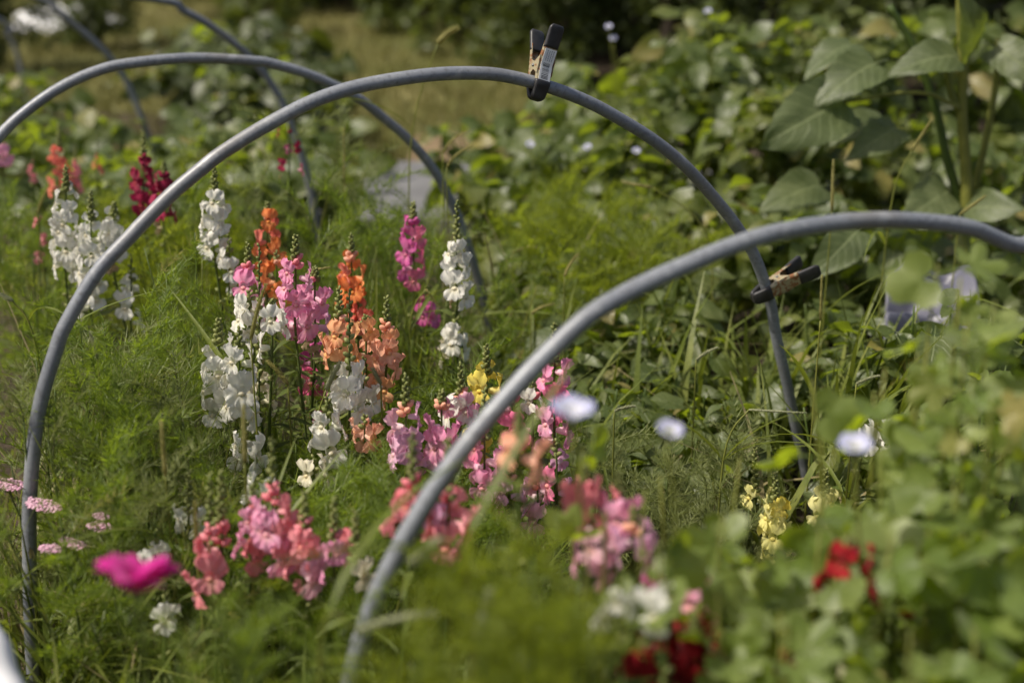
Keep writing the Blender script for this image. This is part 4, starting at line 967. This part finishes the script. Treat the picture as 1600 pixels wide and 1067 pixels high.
def foxtail(head0, head1, d, label, mat='foxtail', r=.0042, bend=0.0, stem=None, nl=3, seed=1):
    a = P(*head0, d); b = P(*head1, d); L = (b - a).length
    base = V((a.x + (0 if stem is None else (P(*stem, d).x - a.x)), d, 0))
    rt = root('foxtail_grass', base, label, 'grass', 'foxtail grasses with bristly heads')
    ctrl = [base] + ([P(*stem, d)] if stem else [base.lerp(a, .6)]) + [a]
    pts = [p - base for p in catmull(ctrl, 6)]
    vs, fs = tube(pts, [.0021 - .0008 * k / (len(pts) - 1) for k in range(len(pts))], 5)
    obj('stem', mesh('stem', vs, fs, M['stem_yellow']), rt)
    dz = b - a; M_ = frame(a - base, V((1, 0, 0)) if abs(dz.normalized().x) < .95 else UP, dz)
    # head's long axis is its local z
    z = dz.normalized(); x = (V((1, 0, 0)) - z * z.x)
    if x.length < .1: x = V((0, 0, -1)) - z * (-z.z)
    x.normalize(); y = z.cross(x)
    M_ = Matrix((x, y, z)).transposed().to_4x4(); M_.translation = a - base
    hd = obj('seed_head', fox_mesh('seed_head', M[mat], L, r, seed, bend), rt, M_); hd['kind'] = 'stuff'
    rr = random.Random(seed)
    for k in range(nl):
        t = rr.uniform(.1, .7); i = int(t * (len(pts) - 1)); an = rr.uniform(0, 6)
        obj('leaf', BLADE[rr.randrange(3)], rt, frame(pts[i], V((math.cos(an), math.sin(an), 1.2)), UP + rv(rr, .3), rr.uniform(.7, 1.2)))
FX = [
 ((684, 68), (712, 38), 2.95, 'tall foxtail whose tan head rises above the arch top', {'stem': (640, 250), 'r': .0105, 'bend': .15}),
 ((692, 240), (712, 192), 2.9, 'blurred foxtail head behind the rear hoop leg', {'bend': .4}),
 ((698, 262), (722, 214), 2.85, 'blurred bending foxtail, nearer of the pair behind the rear hoop leg', {'bend': .4}),
 ((258, 742), (251, 655), 1.72, 'upright golden foxtail in front of the feathery foliage', {'bend': 0, 'r': .0050}),
 ((382, 722), (380, 632), 1.62, 'upright green foxtail in front of the large white spikes', {'bend': 0, 'r': .0046}),
 ((306, 850), (304, 782), 1.6, 'slim green foxtail right of the magenta petals', {'bend': 0, 'r': .0036}),
 ((392, 530), (408, 440), 2.02, 'olive foxtail crossing the small pink spike', {'bend': .08, 'r': .0052}),
 ((450, 600), (420, 560), 2.1, 'golden foxtail nodding left below the pink spike', {'bend': -.1, 'r': .0050}),
 ((510, 608), (528, 562), 2.04, 'pale silvery foxtail beside the white blooms', {'bend': .1, 'r': .0068, 'mat': 'foxpale', 'stem': (485, 720)}),
 ((595, 600), (582, 575), 2.06, 'short pale foxtail on the apricot blooms', {'r': .0048, 'mat': 'foxpale'}),
 ((478, 428), (515, 410), 2.3, 'thin foxtail arching right above the pink spike', {'bend': .2, 'r': .0028}),
 ((538, 290), (537, 200), 3.0, 'upright blurred foxtail beside the pale feathery plant', {'r': .0036}),
 ((665, 452), (688, 480), 2.5, 'drooping foxtail under the rosy magenta spike', {'stem': (640, 520), 'r': .0026}),
 ((1018, 292), (970, 288), 2.9, 'tan foxtail nodding left inside the arch', {'stem': (1110, 385), 'r': .0052, 'bend': -.1}),
 ((1425, 235), (1456, 187), 2.8, 'tan foxtail leaning right before the sunflower stalk', {'stem': (1390, 335), 'r': .0052}),
 ((1300, 330), (1302, 250), 2.7, 'upright olive foxtail left of the sunflower stalk', {'r': .0050}),
 ((1500, 335), (1540, 306), 2.8, 'short tan foxtail at the foot of the sunflower', {'r': .005}),
 ((1282, 500), (1284, 430), 2.3, 'upright foxtail right of the rusty clamp', {'r': .004}),
 ((560, 985), (680, 935), 1.12, 'very blurred nodding grass head by the near hoop foot', {'stem': (500, 1030), 'r': .0050, 'bend': .2, 'mat': 'foxpale'}),
 ((690, 840), (640, 880), 1.15, 'very blurred pale drooping foxtail right of the near hoop', {'stem': (735, 960), 'r': .0056, 'mat': 'foxpale'}),
 ((745, 1000), (765, 920), 1.1, 'very blurred pale upright foxtail at the bottom', {'r': .0066, 'mat': 'foxpale'}),
 ((1170, 640), (1260, 645), 2.0, 'thin tan seed stalk crossing the arch leg', {'stem': (1130, 720), 'r': .0025, 'mat': 'foxpale'}),
 ((830, 490), (860, 465), 2.7, 'olive foxtail arching behind the near hoop', {'r': .004, 'bend': .3}),
 ((152, 560), (140, 518), 1.95, 'slim foxtail rising from the feathery plants inside the left leg', {'r': .0036, 'mat': 'foxpale'}),
 ((882, 432), (896, 392), 2.6, 'blurred tan foxtail behind the middle of the near hoop', {'r': .0045, 'bend': .2}),
 ((1088, 562), (1118, 536), 2.3, 'bent tan foxtail left of the descending arch leg', {'r': .0038, 'bend': .2, 'mat': 'foxpale'}),
 ((1338, 600), (1372, 580), 2.1, 'bent tan foxtail right of the descending arch leg', {'r': .0036, 'bend': .2, 'mat': 'foxpale'}),
 ((960, 642), (992, 628), 2.1, 'low bent foxtail between the two paler blue blooms', {'r': .0034, 'bend': .2, 'mat': 'foxpale'}),
 ((58, 335), (70, 290), 2.9, 'blurred foxtail among the faint salmon blooms', {'r': .0042, 'bend': .1}),
 ((800, 395), (835, 375), 2.9, 'blurred brown bent foxtail right of the rear hoop bend', {'r': .0055, 'bend': .3}),
 ((20, 470), (0, 460), 2.1, 'dry tan grass head at the left edge', {'stem': (60, 560), 'r': .005, 'mat': 'foxpale'}),
]
for i, (a, b, d, lb_, kw) in enumerate(FX): foxtail(a, b, d, lb_, seed=i + 3, **kw)

# yarrow
FLT = bud_mesh('yarrow_floret', M['yarrow'], .0022, .0026)
def yarrow(px, py, d, w, label, tilt=.3):
    rr = random.Random(int(px + py)); c_ = P(px, py, d); base = V((c_.x + .03, d + .02, 0))
    rt = root('yarrow', base, label, 'flower', 'pale pink yarrow heads beside the arch foot')
    pts = [p - base for p in catmull([base, base.lerp(c_, .6) + V((.01, 0, 0)), c_ - V((0, 0, .015))], 5)]
    vs, fs = tube(pts, .0013, 5); obj('stem', mesh('stem', vs, fs, M['stem']), rt)
    for k in range(6):
        a = k * 1.05; e = c_ - base + V((math.cos(a) * w * .35, math.sin(a) * w * .3, -.003)); vs, fs = tube([pts[-1], e], .0007, 4); obj('stem', mesh('ray', vs, fs, M['stem']), rt)
    n = int(34 + w * 900)
    for k in range(n):
        a = k * 2.4; r_ = w * .5 * math.sqrt((k + .5) / n)
        x, y = math.cos(a) * r_, math.sin(a) * r_ * .75
        obj('floret', FLT, rt, frame(c_ - base + V((x, y, -.10 * r_ + rr.uniform(-.0015, .0015) - tilt * x * .5)), UP + rv(rr, .3), V((1, 0, 0)), rr.uniform(.9, 1.5)))
yarrow(14, 756, 1.86, .046, 'lilac yarrow head cut by the left edge')
yarrow(68, 788, 1.82, .050, 'pink yarrow head right beside the arch pipe', .5)
yarrow(156, 822, 1.78, .036, 'small flat yarrow head farthest from the arch pipe')
yarrow(158, 806, 1.82, .022, 'tiny yarrow head above the small flat one')
yarrow(80, 857, 1.74, .030, 'bright pink yarrow head low beside the arch pipe')
yarrow(112, 848, 1.76, .034, 'slanting yarrow head between the other two low ones', .8)

# magenta cosmos close up
c0 = P(212, 925, 1.13); base = V((c0.x + .01, 1.15, 0))
rt = root('cosmos_flower', base, 'single large blurred magenta flower seen from the side, close up', 'flower')
pts = [p - base for p in catmull([base, base.lerp(c0, .6), c0], 5)]
vs, fs = tube(pts, .0016, 6); obj('stem', mesh('stem', vs, fs, M['stem']), rt)
def cos_petal(seed):
    rr = random.Random(seed); vs, fs, at = [], [], []
    for i in range(8):
        v = i / 7; w = .005 + .0155 * math.sin(min(1, v * 1.1) * PI * .55)
        for j in range(7):
            u = j / 6 * 2 - 1; tip = .0025 * math.cos(u * 7) * v ** 6
            vs.append(V((.036 * v * (1 - .08 * u * u * v) + tip, w * u, .006 * math.sin(v * 2.6) + .0022 * v * math.sin(u * 4 + seed) - .004 * u * u * v))); at.append((v, 0, 0))
    for i in range(7):
        for j in range(6): a = i * 7 + j; fs.append((a, a + 7, a + 8, a + 1))
    return mesh('cosmos_petal', vs, fs, M['cosmos'], attr=at)
CP = [cos_petal(i) for i in range(3)]
for k in range(8):
    a = k * PI / 4 + .2; dr = V((math.cos(a), math.sin(a) * .8, (.12 + .95 * abs(math.cos(a)) ** 1.3) + (.16 if math.cos(a) > 0 else 0)))
    RX = Matrix.Rotation(rad(-17), 3, 'X') @ Matrix.Rotation(rad(6), 3, 'Y'); obj('petal', CP[k % 3], rt, frame(c0 - base, RX @ dr, RX @ UP, 1.12))
vs, fs = tube([(0, 0, 0), (0, 0, .004), (0, 0, .008)], [.003, .007, .004], 10); obj('flower_centre', mesh('flower_centre', vs, fs, PC['yellow'], attr=[(1, 0, 0)] * len(vs)), rt, Matrix.Translation(c0 - base) @ Matrix.Rotation(rad(-17), 4, 'X'))
vs, fs = tube([(0, 0, -.008), (0, 0, -.002), (0, 0, .001)], [.002, .006, .006], 10); obj('calyx', mesh('calyx', vs, fs, M['stem']), rt, Matrix.Translation(c0 - base))

# morning glory blooms
def trumpet():
    vs, fs, at = [], [], []; prof = ((0, .003), (.012, .004), (.024, .008), (.032, .018), (.036, .027), (.036, .031))
    n = 20
    for i, (x, r) in enumerate(prof):
        for k in range(n):
            a = 2 * PI * k / n; w = 1 + .04 * math.cos(5 * a) * (i / 5)
            vs.append(V((x + (.002 * math.cos(5 * a) if i > 3 else 0), r * w * math.cos(a), r * w * math.sin(a)))); at.append((max(0, (i - 2) / 3), 0, 0))
        if i:
            o = (i - 1) * n
            for k in range(n): fs.append((o + k, o + (k + 1) % n, o + n + (k + 1) % n, o + n + k))
    return mesh('trumpet', vs, fs, M['glory'], attr=at)
TR = trumpet()
def glory(px, py, d, s, dr, label, group):
    c_ = P(px, py, d); base = V((c_.x + .02, d + .02, 0)); rt = root('morning_glory', base, label, 'flower', group)
    dr = V(dr).normalized(); p0 = c_ - dr * .03 * s
    pts = [p - base for p in catmull([base, base.lerp(p0, .7) + V((.015, 0, 0)), p0], 5)]
    vs, fs = tube(pts, .0015, 5); obj('stem', mesh('stem', vs, fs, M['stem_yellow']), rt)
    obj('bloom', TR, rt, frame(p0 - base, dr, UP, s))
    for k in range(5):
        a = k * 1.26; obj('sepal', BUD, rt, frame(p0 - base, dr + V((math.cos(a) * .5, 0, math.sin(a) * .5)), UP, 1.2))
G1 = 'pale blue morning glory blooms among the lobed vines'
glory(895, 640, 1.15, .62, (.05, -.12, 1), 'wide pale blue morning glory bloom beside the tall hot pink spike', G1)
glory(1047, 672, 1.2, .40, (.15, -.25, .9), 'small pale blue bloom under the arch opening', G1)
glory(1336, 695, 1.2, .50, (-.1, -.2, .95), 'pale blue bloom right of the arch foot', G1)
G2 = 'tiny white blue blooms dotted on the bushes'
for x, y, d in [(951, 42, 4.3), (1106, 18, 4.4), (828, 226, 3.75), (918, 230, 3.75), (994, 236, 3.75), (958, 60, 4.3)]:
    glory(x, y, d, .36, (R.uniform(-.3, .3), -.5, .8), lab('tiny blurred white blue bloom', x, y), G2)

# squash-like white petals right of arch foot
for x, y, lb_ in [(1348, 682, 'fallen looking white bloom left of two others by the vines'), (1395, 680, 'white bloom between its neighbours low behind the vines'), (1428, 682, 'white bloom nearest the sharper lobed leaves')]:
    snapdragon(x, y - 18, y - 6, y + 10, 2.1, 'white', 3, lb_, buds=3, size=1.0)

# ------------------------------------------------------------------ grass stuff
def blades(name, spots, label, mat='grass', seg=4, seed=3, wide=1.0):
    """spots: (px, py_top, d, count, length, spread, lean)"""
    rr = random.Random(seed); vs, fs, at = [], [], []
    for px, py, d, n, L, sp, lean in spots:
        c_ = P(px, py, d)
        for k in range(n):
            b = V((c_.x + rr.gauss(0, sp), d + rr.gauss(0, sp), max(0, c_.z - L) * rr.uniform(0, 1)))
            b.z = max(0, c_.z - L * 1.1) * 0.0 + rr.uniform(0, .03)
            ln = min(L, 1.2) * rr.uniform(.55, 1.1); a = rr.uniform(0, 2 * PI); hor = V((math.cos(a), math.sin(a), 0)); bend = lean * rr.uniform(.3, 1.4)
            if not all(open_here(b + UP * ln * (t - bend * .45 * t * t) + hor * ln * bend * .8 * t * t, 18) for t in (.3, .55, .8, 1)): continue
            w = rr.uniform(.0022, .0062) * wide; sd_ = V((-hor.y, hor.x, 0)); tw = rr.uniform(-.6, .6); sd_ = (sd_ + UP * tw * .3).normalized(); o = len(vs); t0 = rr.random()
            for i in range(seg + 1):
                t = i / seg; q = b + UP * ln * (t - bend * .45 * t * t) + hor * ln * bend * .8 * t * t
                ww = w * (1 - t ** 1.6) + .0004
                vs.extend([q + sd_ * ww, q - sd_ * ww]); at.extend([(t0, 0, 0)] * 2)
            for i in range(seg): fs.append((o + 2 * i, o + 2 * i + 1, o + 2 * i + 3, o + 2 * i + 2))
    return tag(obj(name, mesh(name, vs, fs, M[mat], attr=at)), label, kind='stuff')
blades('grass', [(30, 560, 1.9, 90, .5, .08, .7), (10, 700, 1.75, 80, .4, .08, .8), (40, 850, 1.65, 80, .35, .07, .9), (110, 920, 1.55, 90, .34, .08, 1.0), (190, 960, 1.5, 90, .32, .08, 1.1), (270, 980, 1.5, 80, .3, .07, 1.0),
                 (120, 1020, 1.4, 80, .3, .08, 1.1), (230, 1030, 1.4, 70, .26, .07, 1.0), (350, 960, 1.5, 60, .32, .06, .9), (450, 920, 1.6, 60, .34, .06, .7), (560, 900, 1.6, 50, .34, .06, .7)], 'strappy green grass in the shady front of the bed', seed=4)
blades('grass', [(1250, 560, 2.5, 50, .5, .1, .7), (1330, 540, 2.4, 55, .52, .1, .5), (1400, 560, 2.35, 55, .5, .1, .6), (1460, 580, 2.3, 40, .45, .1, .7), (1290, 640, 2.2, 35, .42, .08, .6), (1130, 560, 2.6, 40, .45, .12, .7), (1050, 560, 2.7, 38, .42, .12, .8), (960, 560, 2.8, 38, .42, .12, .8), (1500, 520, 2.5, 30, .5, .1, .7)],
       'long grass standing in the gap beyond the arch foot', seed=5, wide=1.9)
blades('grass', [(590, 440, 2.6, 60, .5, .06, .3), (620, 430, 2.6, 70, .55, .05, .3), (600, 470, 2.5, 50, .5, .05, .3), (760, 500, 2.6, 70, .42, .1, .6), (680, 520, 2.5, 60, .42, .1, .6), (500, 760, 2.0, 60, .35, .08, .8), (640, 770, 1.9, 60, .3, .08, .9), (820, 830, 1.7, 60, .3, .08, .8), (450, 560, 2.4, 50, .4, .1, .5)],
       'dark slender grass among the snapdragons', seed=6)
blades('dry_grass', [(25, 480, 2.2, 30, .55, .06, .8), (15, 540, 2.0, 25, .5, .05, .8), (170, 960, 1.5, 18, .3, .08, 1.2), (250, 930, 1.55, 14, .3, .07, 1.2), (620, 760, 1.9, 10, .35, .1, 1.0), (800, 380, 2.9, 18, .55, .08, 1.2), (1300, 640, 2.2, 16, .4, .1, 1.2), (860, 340, 3.0, 14, .5, .08, 1.2), (100, 700, 1.9, 14, .4, .08, .9), (300, 720, 1.9, 10, .4, .08, .9), (510, 730, 1.95, 12, .35, .07, .9), (1080, 600, 2.4, 14, .4, .1, 1.2), (1380, 640, 2.1, 14, .35, .1, 1.3)],
       'straw coloured dry grass blades', 'drygrass', seed=7)
# lawn blades
rr = random.Random(9); vs, fs, at = [], [], []
for k in range(26000):
    y = 5.3 + 6.5 * rr.random() ** 1.2; x = rr.uniform(-.47, .02) * y; h = rr.uniform(.03, .09); b = V((x, y, -.02)); a = rr.uniform(0, 6.3); s_ = V((math.cos(a), math.sin(a), 0)) * .005
    if -.7 < x and y < 5.5: continue
    if -.42 < x < .3 and y < 6.1: continue
    o = len(vs); t0 = min(1, max(0, .5 + .9 * noise.noise(b * 1.2) + rr.uniform(-.2, .4))); vs += [b + s_, b - s_, b + V((rr.uniform(-.03, .03), rr.uniform(-.03, .03), h))]; fs.append((o, o + 1, o + 2)); at += [(t0, 0, 0)] * 3
M['lawnblade'] = mat_leaf('lawn_blade', (.13, .14, .03), (.27, .23, .09), (.2, .19, .05), use_tint=True, trf=.25)
tag(obj('lawn_grass', mesh('lawn_grass', vs, fs, M['lawnblade'], attr=at)), 'short dry olive grass of the lawn', kind='stuff')
# ground litter of the bed
rr = random.Random(11); vs, fs, at = [], [], []
for k in range(16000):
    y = rr.uniform(.9, 4.6); x = rr.uniform(-.42, .42) * y * 1.05; b = V((x, y, rr.uniform(0, .05))); ln = rr.uniform(.02, .07); d_ = rv(rr); d_.z = abs(d_.z) * 1.2; d_.normalize(); s_ = d_.cross(rv(rr)).normalized() * rr.uniform(.001, .005)
    o = len(vs); vs += [b, b + d_ * ln * .5 + s_, b + d_ * ln, b + d_ * ln * .5 - s_]; fs.append((o, o + 1, o + 2, o + 3)); at += [(rr.random(), 0, 0)] * 4
tag(obj('ground_cover', mesh('ground_cover', vs, fs, M['grass'], attr=at)), 'low green ground cover over the soil', kind='stuff')

# ------------------------------------------------------------------ far trees and shrubs
def crown_mesh(seed, n, rx, rz):
    rr = random.Random(seed); vs, fs, at = [], [], []
    cl = [(V((rr.gauss(0, .5) * rx, rr.gauss(0, .4) * rx, rz * rr.uniform(.08, 1.0))), rr.uniform(.22, .45) * rx) for _ in range(26)]
    for k in range(n):
        c_, r_ = cl[rr.randrange(len(cl))]; d_ = rv(rr).normalized(); p = c_ + d_ * r_ * rr.uniform(.6, 1.0)
        if p.z < .02: p.z = rr.uniform(.02, .3)
        x = (rv(rr) + d_ * .4).normalized(); y = x.cross((d_ + UP * .6 + rv(rr, .5)).normalized()).normalized(); s_ = rr.uniform(.035, .075); o = len(vs)
        z_ = x.cross(y) * s_ * .25
        vs += [p - x * s_, p + y * s_ * .55 - z_, p + x * s_, p - y * s_ * .55 - z_]; fs += [(o, o + 1, o + 2), (o, o + 2, o + 3)]
        t0 = rr.random(); at += [(t0, 0, 0)] * 4
    return mesh('crown', vs, fs, M['tree'], attr=at, smooth=False)
CR = [crown_mesh(70 + i, 5200, 1.0, 2.2) for i in range(3)]
def tree(x, y, s, label, group, k):
    tx, ty, _ = proj(V((x, y, .4)))
    rt = root('tree', V((x, y, -.03)), lab(label, tx, ty), 'tree', group); rr = random.Random(k)
    vs, fs = tube([V((0, 0, 0)), V((.03, 0, .7 * s)), V((-.02, .03, 1.6 * s))], [.07 * s, .055 * s, .03 * s], 8); obj('trunk', mesh('trunk', vs, fs, M['bark']), rt)
    for q in range(4):
        a = q * 1.6 + k; vs, fs = tube([V((0, 0, .6 * s + .2 * q * s)), V((math.cos(a) * .5 * s, math.sin(a) * .5 * s, (1.2 + .2 * q) * s))], [.03 * s, .012 * s], 6); obj('limb', mesh('limb', vs, fs, M['bark']), rt)
    c_ = obj('crown', CR[k % 3], rt, Matrix.Rotation(k * 1.3, 4, 'Z') @ Matrix.Scale(s, 4)); c_['kind'] = 'stuff'
TL = 'dark leafy background tree'
for i, (x, y, s) in enumerate([(-.55, 9.3, .95), (.3, 8.6, .95), (1.2, 8.4, 1.0), (2.2, 8.0, 1.05), (3.3, 7.8, 1.05), (4.3, 7.8, 1.1), (.75, 7.2, .5), (1.25, 7.0, .5), (1.7, 6.9, .55), (.25, 7.5, .45), (-1.2, 10.6, 1.15), (.8, 10.4, 1.3), (2.6, 10.2, 1.3), (4.6, 10.0, 1.3), (-2.0, 11.6, 1.3), (.1, 11.8, 1.4)]):
    tree(x, y, s, TL, 'dark trees beyond the lawn', i)
for i, (x, y, s) in enumerate([(-3.2, 12.4, 1.2), (-4.4, 12.6, 1.3), (-5.8, 12.5, 1.3), (-2.5, 8.7, .32), (-2.9, 7.8, .35)]):
    tree(x, y, s, 'leafy tree at the far lawn edge' if i < 3 else 'small lawn shrub', 'far shrubs by the lawn' if i < 3 else 'small shrubs by the farthest hoop', i + 20)

# ------------------------------------------------------------------ odds and ends
# white cloth heap on the far lawn
def lump(name, c_, rx, ry, rz, mat, seed, label, cat, rough=.25):
    vs, fs = [], []; nu, nv = 20, 9
    for i in range(nv + 1):
        th = PI * .5 * i / nv
        for j in range(nu):
            a = 2 * PI * j / nu; p = V((math.cos(a) * math.cos(th), math.sin(a) * math.cos(th), math.sin(th))); k = 1 + rough * noise.noise(p * 2.3 + V((seed, 0, 0)))
            vs.append(V((p.x * rx * k, p.y * ry * k, p.z * rz * k)))
    for i in range(nv):
        for j in range(nu): fs.append((i * nu + j, i * nu + (j + 1) % nu, (i + 1) * nu + (j + 1) % nu, (i + 1) * nu + j))
    o = obj(name, mesh(name, vs, fs, mat)); o.location = c_; return tag(o, label, cat)
g = P(100, 22, 9.6); lump('white_sheet', V((g.x, 9.6, -.02)), .36, .3, .14, M['cloth'], 3, 'blurred white sheet heaped on the far lawn', 'sheet')
g = P(40, 0, 11.0)
# weathered timber planter at the right edge
pb = P(1570, 230, 4.9); rt = root('planter_box', V((pb.x + .58, 4.95, 0)), 'reddish brown timber planter behind the sunflower stalk', 'planter')
for k in range(3):
    vs, fs = rbox(1.3, .035, .095, 0, -.02, .048 + .10 * k, .004); obj('plank', mesh('plank', vs, fs, M['timber'], smooth=False), rt)
for x in (-.6, .6):
    vs, fs = rbox(.06, .06, .36, x, .03, .18, .004); obj('corner_post', mesh('corner_post', vs, fs, M['timber'], smooth=False), rt)
# grey tarp lying between plants at the right
def crumple(name, corners, n, amp, mat, label, cat):
    a, b, c_, d = corners; vs, fs = [], []; org = (a + c_) / 2; org = V((org.x, org.y, 0))
    for i in range(n + 1):
        for j in range(n + 1):
            u, v = i / n, j / n; q = (a * (1 - u) + b * u) * (1 - v) + (d * (1 - u) + c_ * u) * v
            q = q + V((0, noise.noise(q * 6) * amp, noise.noise(q * 11 + V((5, 0, 0))) * amp)); vs.append(q - org)
    for i in range(n):
        for j in range(n): fs.append((i * (n + 1) + j, (i + 1) * (n + 1) + j, (i + 1) * (n + 1) + j + 1, i * (n + 1) + j + 1))
    o = obj(name, mesh(name, vs, fs, mat)); o.location = org
    md = o.modifiers.new('thickness', 'SOLIDIFY'); md.thickness = .003
    return tag(o, label, cat)
crumple('tarp', (P(1380, 540, 2.75), P(1530, 560, 2.75), P(1520, 425, 2.95), P(1385, 430, 2.95)), 26, .11, M['tarp'], 'crumpled lavender grey tarp showing between the vines', 'tarp')
# pale cloth roll at the lower left corner
a_ = P(-25, 1000, 1.3)
pts = [P(-70, 930, 1.35), P(-30, 995, 1.3), P(5, 1075, 1.26), P(30, 1160, 1.22)]
o0 = V((pts[-1].x, pts[-1].y, 0)); cc = catmull(pts, 6)
vs, fs = tube([p - o0 for p in cc], [.022 + .002 * math.sin(k) for k in range(len(cc))], 14)
o = obj('cloth_roll', mesh('cloth_roll', vs, fs, M['cloth'])); o.location = o0; tag(o, 'smooth pale white rolled cloth at the lower left corner', 'cloth')
# dead leaf scrap on the pipe
c_ = on_plane(46, 862, MAIN_Q, HN) + HN * (PIPE + .001)
me = leaf_mesh('dry_leaf', .026, .008, 5, 2, .5, .2, .1, .1, M['drygrass'], .7, 3)
o = obj('dry_leaf', me, None, frame(c_ + UP * .012, V((.1, 0, -1)), HN, 1.0)); tag(o, 'small curled brown leaf stuck on the upright arch pipe', 'leaf')
print('objects', len(bpy.data.objects))
